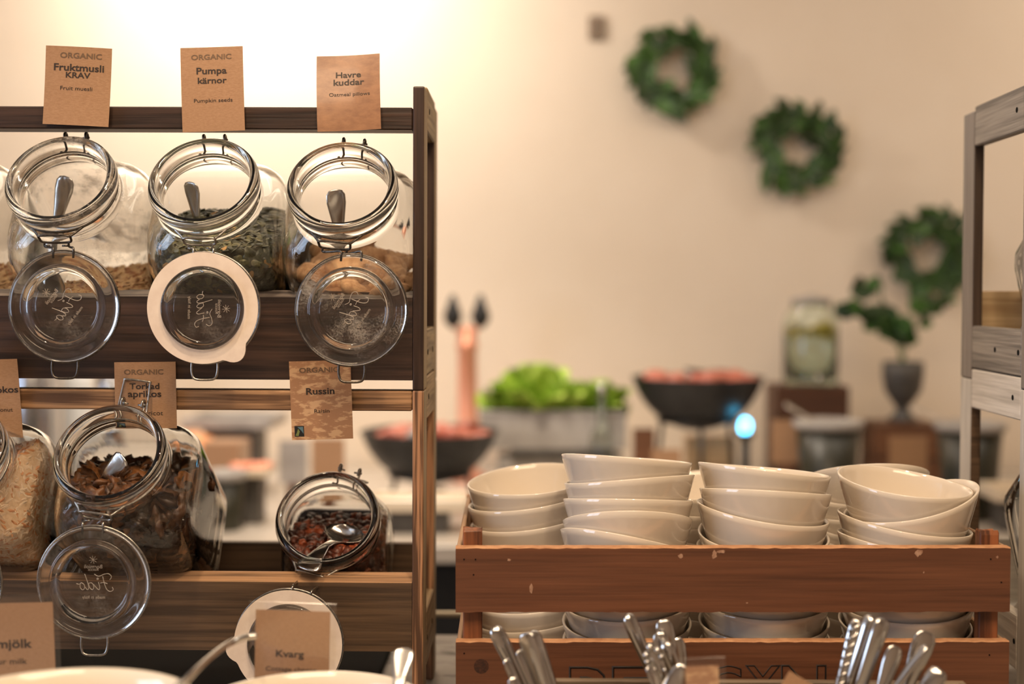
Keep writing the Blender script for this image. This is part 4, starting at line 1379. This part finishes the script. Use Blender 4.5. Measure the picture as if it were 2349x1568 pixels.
def wok(label, px, py, D, wpx, hpx, foods, flame=None):
    R_ = wpx * D / F / 2
    c = Wp(px, py, D)
    h = hpx * D / F
    t = thing('buffet_pan', label, 'pan', T(c.x, D, ZT), 'black pans on the buffet')
    z1 = c.z - ZT
    q = []
    for i in range(11):
        u = i / 10
        q.append((R_ * math.sin(u * 1.28) / math.sin(1.28) if i else 0, z1 - h + h * (1 - math.cos(u * 1.28)) / (1 - math.cos(1.28))))
    q += [(R_ * 1.03, z1 + 0.003), (R_ * 1.02, z1 + 0.006), (R_ * 0.97, z1)]
    for i in range(9, -1, -1):
        u = i / 10
        q.append((0.96 * R_ * math.sin(u * 1.28) / math.sin(1.28) if i else 0, z1 - h + 0.006 + h * (1 - math.cos(u * 1.28)) / (1 - math.cos(1.28))))
    mobj('pan_bowl', fixn(lathe(q, 56)), M_iron, t, True)
    rr = R_ * 0.55
    zz = z1 - h * 0.8
    mobj('stand_ring', tube([(rr * 1.08 * math.cos(a), rr * 1.08 * math.sin(a), zz) for a in [2 * PI * i / 40 for i in range(40)]], 0.006, 8, True), M_iron, t, True)
    for k in range(3):
        a = 2 * PI * k / 3 + 0.5
        d = Vector((math.cos(a), math.sin(a), 0))
        mobj('stand_leg', tube([d * rr * 1.08 + Vector((0, 0, zz)), d * rr * 1.35 + Vector((0, 0, 0.006))], 0.006, 8), M_iron, t, True)
    b = mobj('burner', fixn(lathe([(0, 0.001), (0.045, 0.001), (0.045, 0.05), (0.036, 0.055), (0, 0.055)], 28)), M_steel, t, True)
    rnd = random.Random(int(px))
    for i in range(foods):
        a, r_ = rnd.uniform(0, 2 * PI), R_ * 0.8 * math.sqrt(rnd.random())
        m = M_tom if rnd.random() < 0.8 else M_stone
        fm = blob_mesh('tomato_piece', (0.03, 0.026, 0.018), 0.15, 200 + i, 2, m)
        f = mobj('tomato_piece', fm, None, None, M=T(c.x + r_ * math.cos(a), D + r_ * math.sin(a), c.z - 0.014 + rnd.uniform(0, 0.022)))
        tag(f, 'piece of baked tomato or pale vegetable in the %s' % ('raised black pan' if flame else 'black pan behind the brown rack'), 'food', 'food in the black pans')
    mobj('filling', fixn(lathe([(0, z1 - 0.03), (R_ * 0.86, z1 - 0.03), (R_ * 0.86, z1 - 0.024), (0, z1 - 0.018)], 32)), pmat('stew', S(120, 56, 40), S(150, 96, 84), (30, 30, 30), 4, 0.4), t, True)
    return t
wok('raised black pan of red food beside the blue flame on the buffet', 1600, 868, 3.5, 296, 118, 26, True)
wok('black pan of red food on the buffet behind the end posts of the brown rack', 985, 992, 3.3, 312, 118, 22)
# blue burner flame
fl = Wp(1710, 976, 3.42)
t = thing('gas_burner', 'small black burner with a glowing blue flame beside the raised black pan', 'burner', T(fl.x, 3.42, ZT))
mobj('burner_post', tube([(0, 0, 0.001), (0, 0, fl.z - ZT - 0.032)], 0.012, 12), M_iron, t, True)
mobj('burner_cup', fixn(lathe([(0, fl.z - ZT - 0.034), (0.022, fl.z - ZT - 0.03), (0.026, fl.z - ZT - 0.018), (0, fl.z - ZT - 0.02)], 20)), M_iron, t, True)
mobj('flame', blob_mesh('flame', (0.016, 0.016, 0.022), 0.1, 5, 2, emit_mat('blue_flame', (0.10, 0.62, 1.0, 1), 9.0)), None, t, M=T(0, 0, fl.z - ZT))
# spoons over the pans
for (a, b, D, lb) in (((1625, 850), (1712, 858), 3.5, 'dark serving spoon lying across the raised black pan'), ((1000, 985), (1110, 960), 3.3, 'pale serving spoon resting in the pan behind the brown rack')):
    p, q = Wp(a[0], a[1], D), Wp(b[0], b[1], D + 0.05)
    o = mobj('serving_spoon', spoon_geo(1.0, 1.4), M_steel if D < 3.4 else M_iron, None, True)
    o.matrix_basis = frame_from(q, p - q, (0, 0, 1))
    tag(o, lb, 'spoon', 'serving spoons on the buffet')

# ruffled leaves
def ruffle(l, w_, seed, amp=0.25):
    rnd = random.Random(seed)
    n, m = 6, 6
    ph = rnd.uniform(0, 6)
    vs, fs = [], []
    for j in range(m + 1):
        v = j / m
        ww = w_ * (math.sin(PI * min(v * 0.8 + 0.12, 1)) ** 0.7)
        for i in range(n + 1):
            u = -1 + 2 * i / n
            vs.append((u * ww, amp * l * (math.sin(7 * v + 4 * u + ph) * abs(u) * 0.35 + v * v * 0.6), v * l))
    for j in range(m):
        for i in range(n):
            a = j * (n + 1) + i
            fs.append((a, a + 1, a + n + 2, a + n + 1))
    bm = bmesh.new()
    q = [bm.verts.new(p) for p in vs]
    for f in fs:
        bm.faces.new([q[i] for i in f])
    return bm

# salad planter
pa, pb = Wp(1105, 938, 3.6), Wp(1432, 1022, 3.6)
cx = (pa.x + pb.x) / 2
wd = pb.x - pa.x
t = thing('salad_planter', 'pale grey zinc trough filled with lettuce on the buffet', 'trough', T(cx, 3.6, pb.z))
hh = pa.z - pb.z
bm = bmesh.new()
for s in (-1, 1):
    box(bm, (0, s * 0.085, hh / 2), (wd, 0.008, hh), 0.002)
    box(bm, (s * (wd / 2 - 0.004), 0, hh / 2), (0.008, 0.16, hh), 0.002)
box(bm, (0, 0, 0.006), (wd - 0.01, 0.165, 0.01))
mobj('trough_body', bm, M_stone, t)
mobj('rim', tube([(-wd / 2, -0.09, hh), (wd / 2, -0.09, hh), (wd / 2, 0.09, hh), (-wd / 2, 0.09, hh)], 0.005, 8, True), M_stone, t)
t2 = thing('display_riser', 'dark grey riser block under the lettuce trough', 'riser', T(cx + 0.02, 3.6, ZT))
zr2 = pb.z - ZT
mobj('riser_top', boxm((0, 0, zr2 - 0.012), (0.27, 0.18, 0.022), 0.002), M_dgrey, t2)
mobj('riser_foot', boxm((0, 0, (zr2 - 0.023) / 2), (0.34, 0.15, zr2 - 0.024), 0.002), M_stone, t2)
lm = [mesh_of(ruffle(0.13, 0.06, 300 + i), 'lettuce_leaf', M_leaf) for i in range(5)]
rnd = random.Random(17)
for (u0, hs, lb) in ((-0.66, 1.0, 'low light green lettuce head at the tap end of the zinc trough'), (-0.22, 1.35, 'tallest light green lettuce head in the zinc trough'),
                     (0.26, 1.0, 'light green lettuce head in the zinc trough beside the oil bottle'), (0.72, 1.0, 'light green lettuce head at the pan end of the zinc trough')):
    hd = thing('lettuce_head', lb, 'lettuce', T(cx + u0 * wd * 0.46, 3.6, pb.z + 0.012), 'lettuce heads in the trough')
    mobj('stalk', fixn(lathe([(0, 0), (0.02, 0), (0.016, 0.05), (0, 0.06)], 16)), M_leaf, hd, True)
    for k in range(20):
        o = bpy.data.objects.new('leaf', rnd.choice(lm))
        link(o, hd)
        az = 2 * PI * k / 20 * 2.4
        o.matrix_basis = T(0, 0, 0.04) @ Matrix.Rotation(az, 4, 'Z') @ Matrix.Rotation(-rnd.uniform(0.05, 0.85), 4, 'X') @ Matrix.Diagonal((hs * 0.85, hs, hs, 1))
# glass bottle stopper catching the light among the lettuce
g = Wp(1378, 884, 3.56)
t = thing('oil_bottle', 'small bright glass oil bottle standing at the lettuce', 'bottle', T(g.x, 3.48, ZT))
mobj('bottle_body', fixn(lathe([(0, 0.0005), (0.03, 0.0005), (0.033, 0.01), (0.033, 0.16), (0.012, 0.2), (0.011, g.z - ZT - 0.014), (0, g.z - ZT - 0.014)], 28)), M_bglass, t, True)
mobj('stopper', fixn(lathe([(0, g.z - ZT - 0.0135), (0.012, g.z - ZT - 0.012), (0.014, g.z - ZT + 0.006), (0, g.z - ZT + 0.014)], 20)), M_steel, t, True)

# copper tap column with two black handles
c = Wp(1072, 748, 3.8)
t = thing('drink_tap', 'copper drink tap column with two black teardrop handles on the buffet', 'tap', T(c.x, 3.8, ZT))
zc = c.z - ZT
mobj('column', fixn(lathe([(0, 0.001), (0.06, 0.001), (0.06, 0.015), (0.03, 0.03), (0.027, zc - 0.07), (0.033, zc - 0.06), (0.033, zc - 0.05), (0.027, zc - 0.045), (0.027, zc - 0.01), (0.018, zc), (0, zc + 0.002)], 32)), M_copper, t, True)
for s in (-1, 1):
    a = Vector((s * 0.012, -0.02, zc - 0.03))
    b_ = Vector((s * 0.04, -0.03, zc + 0.002))
    mobj('lever', tube([a, b_], 0.006, 8), M_copper, t, True)
    h = mobj('handle', fixn(lathe([(0, 0), (0.012, 0.004), (0.026, 0.024), (0.027, 0.04), (0.016, 0.07), (0.008, 0.095), (0, 0.1)], 24)), M_iron, t, True)
    h.location = b_ + Vector((0, 0, -0.008))

# water dispenser with lemons on a dark wooden box
a, b_ = Wp(1797, 738, 3.8), Wp(1922, 880, 3.8)
cx, R_ = (a.x + b_.x) / 2, (b_.x - a.x) / 2
hz = a.z - b_.z
t = thing('water_dispenser', 'glass water dispenser with lemon slices on a dark wooden box', 'dispenser', T(cx, 3.8, b_.z + 0.0005))
hn = Wp(1860, 690, 3.8).z - b_.z
mobj('glass_body', fixn(lathe([(0, 0), (R_ * 0.96, 0), (R_, 0.01), (R_, hz), (R_ * 0.86, hz + 0.025), (R_ * 0.7, hz + 0.04), (R_ * 0.68, hz + 0.055), (R_ * 0.66, hz + 0.055),
                               (R_ * 0.66, hz + 0.038), (R_ * 0.83, hz + 0.022), (R_ - 0.004, hz - 0.002), (R_ - 0.004, 0.012), (0, 0.012)], 56)), M_bglass, t, True)
mobj('lid', fixn(lathe([(0, hn - 0.01), (R_ * 0.72, hn - 0.01), (R_ * 0.72, hn + 0.006), (R_ * 0.3, hn + 0.012), (0, hn + 0.02)], 40)), M_stone, t, True)
mobj('tap', tube([(0, -R_ + 0.002, 0.03), (0, -R_ - 0.03, 0.03), (0, -R_ - 0.035, 0.012)], 0.006, 8), M_steel, t, True)
zw = Wp(1860, 750, 3.8).z - b_.z
mobj('water', fixn(lathe([(0, 0.0125), (R_ - 0.0045, 0.0125), (R_ - 0.0045, zw), (0, zw)], 48)), M_water, t, True)
rnd = random.Random(23)
for k in range(10):
    s = fixn(lathe([(0, -0.003), (0.026, -0.003), (0.028, 0), (0.026, 0.003), (0, 0.003)], 22))
    ang = 2 * PI * k / 10
    o = mobj('lemon_slice', s, M_lemon, None, True)
    o.location = (cx + (R_ - 0.036) * math.cos(ang), 3.8 + (R_ - 0.036) * math.sin(ang), b_.z + zw - 0.018 + rnd.uniform(-0.008, 0.008))
    o.rotation_euler = (rnd.uniform(0.3, 1.3), rnd.uniform(-0.6, 0.6), ang)
    tag(o, 'yellow lemon slice floating in the water dispenser', 'lemon', 'lemon slices in the dispenser')

def wooden_box(label, x0, x1, ytop, D, m, depth=0.18, z0=None, group='wooden boxes on the buffet'):
    a, b_ = Wp(x0, ytop, D), Wp(x1, ytop, D)
    z0 = ZT if z0 is None else z0
    h = a.z - z0
    t = thing('wooden_box', label, 'box', T((a.x + b_.x) / 2, D, z0 + 0.0003), group)
    w_ = b_.x - a.x
    n = max(2, int(h / 0.09))
    for k in range(n):
        zz = h * (k + 0.5) / n
        mobj('front_slat', boxm((0, -depth / 2 + 0.006, zz), (w_, 0.012, h / n - 0.004), 0.001), m, t)
        mobj('rear_slat', boxm((0, depth / 2 - 0.006, zz), (w_, 0.012, h / n - 0.004), 0.001), m, t)
        for s in (-1, 1):
            mobj('end_slat', boxm((s * (w_ / 2 - 0.006), 0, zz), (0.012, depth - 0.025, h / n - 0.004), 0.001), m, t)
    mobj('box_top', boxm((0, 0, h - 0.007), (w_ - 0.025, depth - 0.025, 0.012)), m, t)
    return t
wooden_box('dark brown wooden box carrying the water dispenser', 1768, 1932, 880, 3.8, M_dbox)
wooden_box('brown wooden box carrying the potted plant', 1992, 2140, 966, 3.7, M_wbox)

# plant in a dark goblet pot
b_ = Wp(2070, 966, 3.7)
hp = Wp(2070, 830, 3.7).z - b_.z
t = thing('potted_plant', 'leafy green plant in a dark grey goblet pot on a brown wooden box', 'plant', T(b_.x, 3.7, b_.z + 0.0008))
mobj('goblet_pot', fixn(lathe([(0, 0), (0.036, 0), (0.038, 0.008), (0.022, 0.022), (0.018, 0.04), (0.03, 0.055), (0.05, 0.085), (0.057, 0.13), (0.0575, hp), (0.053, hp), (0.052, hp - 0.02), (0, hp - 0.022)], 40)), M_dgrey, t, True)
rnd = random.Random(31)
lf = [mesh_of(ruffle(0.05, 0.022, 400 + i, 0.3), 'leaf', M_leaf3 if i % 2 else M_leaf2) for i in range(4)]
for (ex, ey, n) in ((1945, 705, 13), (2010, 720, 11), (2045, 740, 9), (2125, 735, 7), (1980, 650, 5), (2150, 690, 4)):
    e = Wp(ex, ey, 3.68) - Vector((b_.x, 3.7, b_.z))
    s = [Vector((0, 0, hp - 0.02)), Vector((e.x * 0.25, 0, hp + (e.z - hp) * 0.6)), Vector((e.x, e.y, e.z))]
    path = smooth_path(s, 8)
    mobj('stem', tube(path, 0.002, 6), M_leaf3, t, True)
    for k in range(n):
        p = path[-1 - int(abs(rnd.gauss(0, 3)))] if rnd.random() < 0.9 else path[len(path) // 2]
        o = bpy.data.objects.new('leaf', rnd.choice(lf))
        link(o, t)
        o.location = p
        o.rotation_euler = (rnd.uniform(-2.2, 2.2), rnd.uniform(-2, 2), rnd.uniform(0, 6))
        sc_ = rnd.uniform(0.8, 1.3)
        o.scale = (sc_, sc_, sc_)

# olive buckets with pale pans and ladles
def bucket(label, px, py, wpx, D, ladle=None):
    c = Wp(px, py, D)
    R_ = wpx * D / F / 2
    h = c.z - ZT
    t = thing('sauce_bucket', label, 'bucket', T(c.x, D, ZT + 0.0004), 'olive black sauce buckets on the buffet')
    mobj('bucket_body', fixn(lathe([(0, 0), (R_ * 0.72, 0), (R_ * 0.74, 0.004), (R_ * 0.95, h - 0.006), (R_ * 0.93, h - 0.006), (R_ * 0.7, 0.008), (0, 0.008)], 40)), M_olive, t, True)
    mobj('pan_rim', fixn(lathe([(R_ * 0.8, h - 0.012), (R_ * 1.06, h - 0.005), (R_ * 1.08, h + 0.012), (R_ * 1.02, h + 0.013), (R_ * 0.85, h + 0.002), (R_ * 0.82, h - 0.04), (0, h - 0.042), (0, h - 0.046), (R_ * 0.8, h - 0.046), (R_ * 0.8, h - 0.012)], 40)), M_stone, t, True)
    if ladle:
        p = Wp(ladle[0], ladle[1], D + 0.02)
        o = mobj('serving_spoon', spoon_geo(0.95, 1.2), M_steel, None, True)
        o.matrix_basis = frame_from(p, Vector((c.x, D, c.z - 0.02)) - p, (0, -0.3, 1))
        tag(o, ladle[2], 'spoon', 'serving spoons on the buffet')
bucket('olive black sauce bucket in front of the water dispenser box', 1900, 975, 150, 3.2, (1800, 925, 'serving spoon in the bucket by the water dispenser box'))
bucket('olive black sauce bucket beyond the whitewashed rack post', 2225, 980, 150, 3.2, (2085, 928, 'serving spoon pointing from the bucket beyond the whitewashed rack to the potted plant'))
bucket('olive black sauce bucket behind the apricot jar', 515, 1092, 100, 3.0)
# small kraft signs on the buffet
def sign(label, x0, x1, y0, D, m=None):
    a, b_ = Wp(x0, y0, D), Wp(x1, y0, D)
    h = a.z - ZT
    t = thing('kraft_sign', label, 'sign', T((a.x + b_.x) / 2, D, ZT + 0.0003), 'blank kraft signs on the buffet')
    w_ = b_.x - a.x
    hb_ = max(h - 0.11, 0.012)
    mobj('paper', boxm((0, 0, hb_ + (h - hb_) / 2), (w_, 0.002, h - hb_), 0.0004), m or M_kraft, t)
    mobj('sign_foot', boxm((0, 0.001, hb_ / 2), (w_ * 0.4, 0.03, hb_ - 0.0006), 0.001), M_wbox, t)
sign('brown kraft sign left of the raised black pan stand', 1452, 1502, 982, 3.4, M_wbox)
sign('low kraft sign under the raised black pan', 1495, 1562, 1030, 3.3)
sign('kraft sign left of the olive bucket by the dispenser box', 1770, 1836, 962, 3.3)
sign('kraft sign right of the brown plant box', 2040, 2128, 1000, 3.35)
sign('kraft sign seen under the Russin label', 715, 790, 1005, 3.2)
sign('grey kraft sign left of the one under the Russin label', 640, 705, 1010, 3.3, M_stone)
wooden_box('kraft brown box behind the apricot jar and its olive bucket', 478, 562, 1008, 3.25, M_kraft, 0.12, group=None)
wooden_box('pale wooden block under the raised black pan beside the burner', 1572, 1682, 1000, 3.62, wood('pale_block', S(206, 170, 126), S(222, 190, 148), 'x', 0.4, 0.6), 0.1, group=None)
# trays and salmon dish behind the racks
def dish(label, x0, x1, y, D, dep, m, h=0.03):
    a, b_ = Wp(x0, y, D), Wp(x1, y, D)
    t = thing('serving_dish', label, 'dish', T((a.x + b_.x) / 2, D, ZT + 0.0003), 'pale dishes on the buffet')
    w_ = b_.x - a.x
    zt_ = max(a.z - ZT, h)
    if zt_ - h > 0.01:
        mobj('dish_foot', boxm((0, 0, (zt_ - h) / 2), (w_ * 0.6, dep * 0.6, zt_ - h - 0.0006), 0.002), M_dgrey, t)
    bm = bmesh.new()
    box(bm, (0, 0, zt_ - h + 0.004), (w_ - 0.02, dep - 0.02, 0.008), 0.001)
    for s in (-1, 1):
        box(bm, (0, s * (dep / 2 - 0.006), zt_ - h / 2), (w_, 0.012, h), 0.003)
        box(bm, (s * (w_ / 2 - 0.006), 0, zt_ - h / 2), (0.012, dep - 0.012, h), 0.003)
    mobj('dish_body', bm, m, t)
    return (a + b_) / 2
M_cream = pmat('cream_enamel', S(222, 206, 182), rough=0.25)
dish('cream rectangular dish beyond the end posts of the brown rack', 850, 1075, 1135, 3.0, 0.12, M_cream)
p = dish('grey metal tray on a foot behind the Torkad aprikos label', 440, 640, 950, 3.55, 0.22, M_stone)
dish('cream dish beyond the whitewashed rack', 2262, 2390, 1112, 3.05, 0.14, M_cream)
p = dish('small cream dish with pink salmon behind the raisin jar', 532, 620, 1070, 3.1, 0.1, M_cream, 0.02)
for k in range(4):
    o = mobj('salmon_piece', blob_mesh('salmon_piece', (0.022, 0.018, 0.012), 0.2, 500 + k, 2, pmat('salmon', S(226, 130, 100), S(240, 164, 134), (40, 40, 40), 3, 0.4)), None)
    o.location = (p.x - 0.03 + 0.02 * k, 3.1 + 0.015 * (k % 2), p.z + 0.001)
    tag(o, 'pink salmon piece in the small cream dish', 'salmon', 'salmon pieces')
# steel urns catching the window light
def urn(label, px, ytop, wpx, D, m):
    c = Wp(px, ytop, D)
    R_ = wpx * D / F / 2
    h = c.z - ZT
    t = thing('drink_urn', label, 'urn', T(c.x, D, ZT + 0.0003), 'drink urns on the buffet')
    mobj('urn_body', fixn(lathe([(0, 0), (R_ * 0.9, 0), (R_, 0.012), (R_, h - 0.06), (R_ * 0.92, h - 0.045), (0, h - 0.04)], 40)), m, t, True)
    l_ = mobj('urn_lid', fixn(lathe([(0, h - 0.0395), (R_ * 0.94, h - 0.044), (R_ * 0.6, h - 0.015), (R_ * 0.16, h - 0.01), (R_ * 0.2, h), (0, h + 0.003)], 40)), m, t, True)
    mobj('urn_tap', tube([(0, -R_ + 0.002, 0.06), (0, -R_ - 0.04, 0.06), (0, -R_ - 0.045, 0.035)], 0.007, 8), M_iron, t, True)
M_urn = pmat('brushed_steel', S(196, 200, 206), rough=0.25, metal=1.0)
M_urn2 = pmat('white_enamel', S(224, 226, 226), rough=0.2)
urn('brushed steel drink urn behind the coconut label', 70, 800, 120, 3.5, M_urn)
urn('white enamel drink urn between the coconut and apricot labels', 178, 820, 70, 3.6, M_urn2)
urn('small brushed steel urn behind the apricot jar mouth', 250, 830, 60, 3.45, M_urn)
# orange squash behind the labels
o = mobj('pumpkin', fixn(lathe([(0, 0), (0.05, 0.005), (0.078, 0.04), (0.08, 0.07), (0.06, 0.105), (0.02, 0.115), (0, 0.108)], 36)), pmat('squash_skin', S(214, 140, 96), S(228, 166, 120), (20, 20, 20), 3, 0.45), None, True)
c = Wp(435, 1000, 3.4)
tag(o, 'pale orange squash standing behind the Torkad aprikos label', 'squash')
o.location = (c.x, 3.4, ZT + 0.0003)
o.scale = (1, 1, 1.6)

# ------------------------------------------------------------------ wreaths and wall plate
def leaf_geo(l, w_, curl):
    vs, fs = [], []
    n = 5
    for j in range(n + 1):
        v = j / n
        ww = w_ * math.sin(PI * (0.06 + 0.92 * v)) ** 0.8
        for u in (-1, 0, 1):
            vs.append((v * l, u * ww, curl * v * v * l - (0.18 * ww if u == 0 else 0)))
    for j in range(n):
        for i in range(2):
            a = j * 3 + i
            fs.append((a, a + 3, a + 4, a + 1))
    return vs, fs
WL = []
for i in range(4):
    me = bpy.data.meshes.new('leaf')
    v, f = leaf_geo(0.044 + 0.006 * i, 0.0145, 0.25 - 0.12 * i)
    me.from_pydata(v, [], f)
    me.materials.append((M_leaf2, M_leaf3, pmat('wreath_leaf', S(36, 62, 28), S(68, 100, 46), (40, 40, 40), 3, 0.45), M_leaf2)[i])
    WL.append(me)
def wreath(label, px, py, rpx, seed):
    D = 4.075
    c = Wp(px, py, D)
    R_ = rpx * D / F
    t = thing('leaf_wreath', label, 'wreath', T(c.x, D, c.z), 'leaf wreaths on the cream wall')
    r0 = R_ * 0.72
    mobj('twig_ring', tube([(r0 * math.cos(a), -0.004, r0 * math.sin(a)) for a in [2 * PI * i / 40 for i in range(40)]], 0.007, 8, True), pmat('twig', S(70, 54, 34), rough=0.8), t, True)
    rnd = random.Random(seed)
    for k in range(170):
        a = 2 * PI * k / 170 + rnd.uniform(-0.05, 0.05)
        rr = r0 + rnd.uniform(-0.024, 0.024)
        p = Vector((rr * math.cos(a), -0.012 - rnd.uniform(0, 0.03), rr * math.sin(a)))
        da = a + PI / 2 + rnd.choice((-1, 1)) * rnd.uniform(0.25, 1.15)
        d = Vector((math.cos(da), rnd.uniform(-0.5, 0.1), math.sin(da)))
        o = bpy.data.objects.new('leaf', rnd.choice(WL))
        link(o, t)
        o.matrix_basis = frame_from(p, d, (rnd.uniform(-0.6, 0.6), -1, rnd.uniform(-0.6, 0.6)))
wreath('brightly lit green leaf wreath beside the wall plate', 1541, 160, 98, 1)
wreath('dark green leaf wreath hanging between the other two', 1824, 340, 100, 2)
wreath('green leaf wreath partly hidden by the grey rack post', 2122, 580, 98, 3)
a, b_ = Wp(1350, 36, 4.09), Wp(1388, 90, 4.09)
t = thing('wall_plate', 'small grey brown control plate with two buttons on the cream wall', 'plate', T((a.x + b_.x) / 2, 4.0995, (a.z + b_.z) / 2))
M_plate = pmat('taupe_plastic', S(138, 118, 98), rough=0.4)
mobj('plate', boxm((0, -0.006, 0), (b_.x - a.x, 0.012, a.z - b_.z), 0.002), M_plate, t)
for s in (-1, 1):
    mobj('button', boxm((0, -0.0135, s * 0.016), (0.026, 0.004, 0.02), 0.001), pmat('taupe_button', S(112, 94, 78), rough=0.4), t)

# black tray added to darken the counter under the brown rack
tr = thing('added_tray', 'black tray added to darken the counter under the brown rack', 'tray', T(-0.45, 1.56, ZK + 0.0004))
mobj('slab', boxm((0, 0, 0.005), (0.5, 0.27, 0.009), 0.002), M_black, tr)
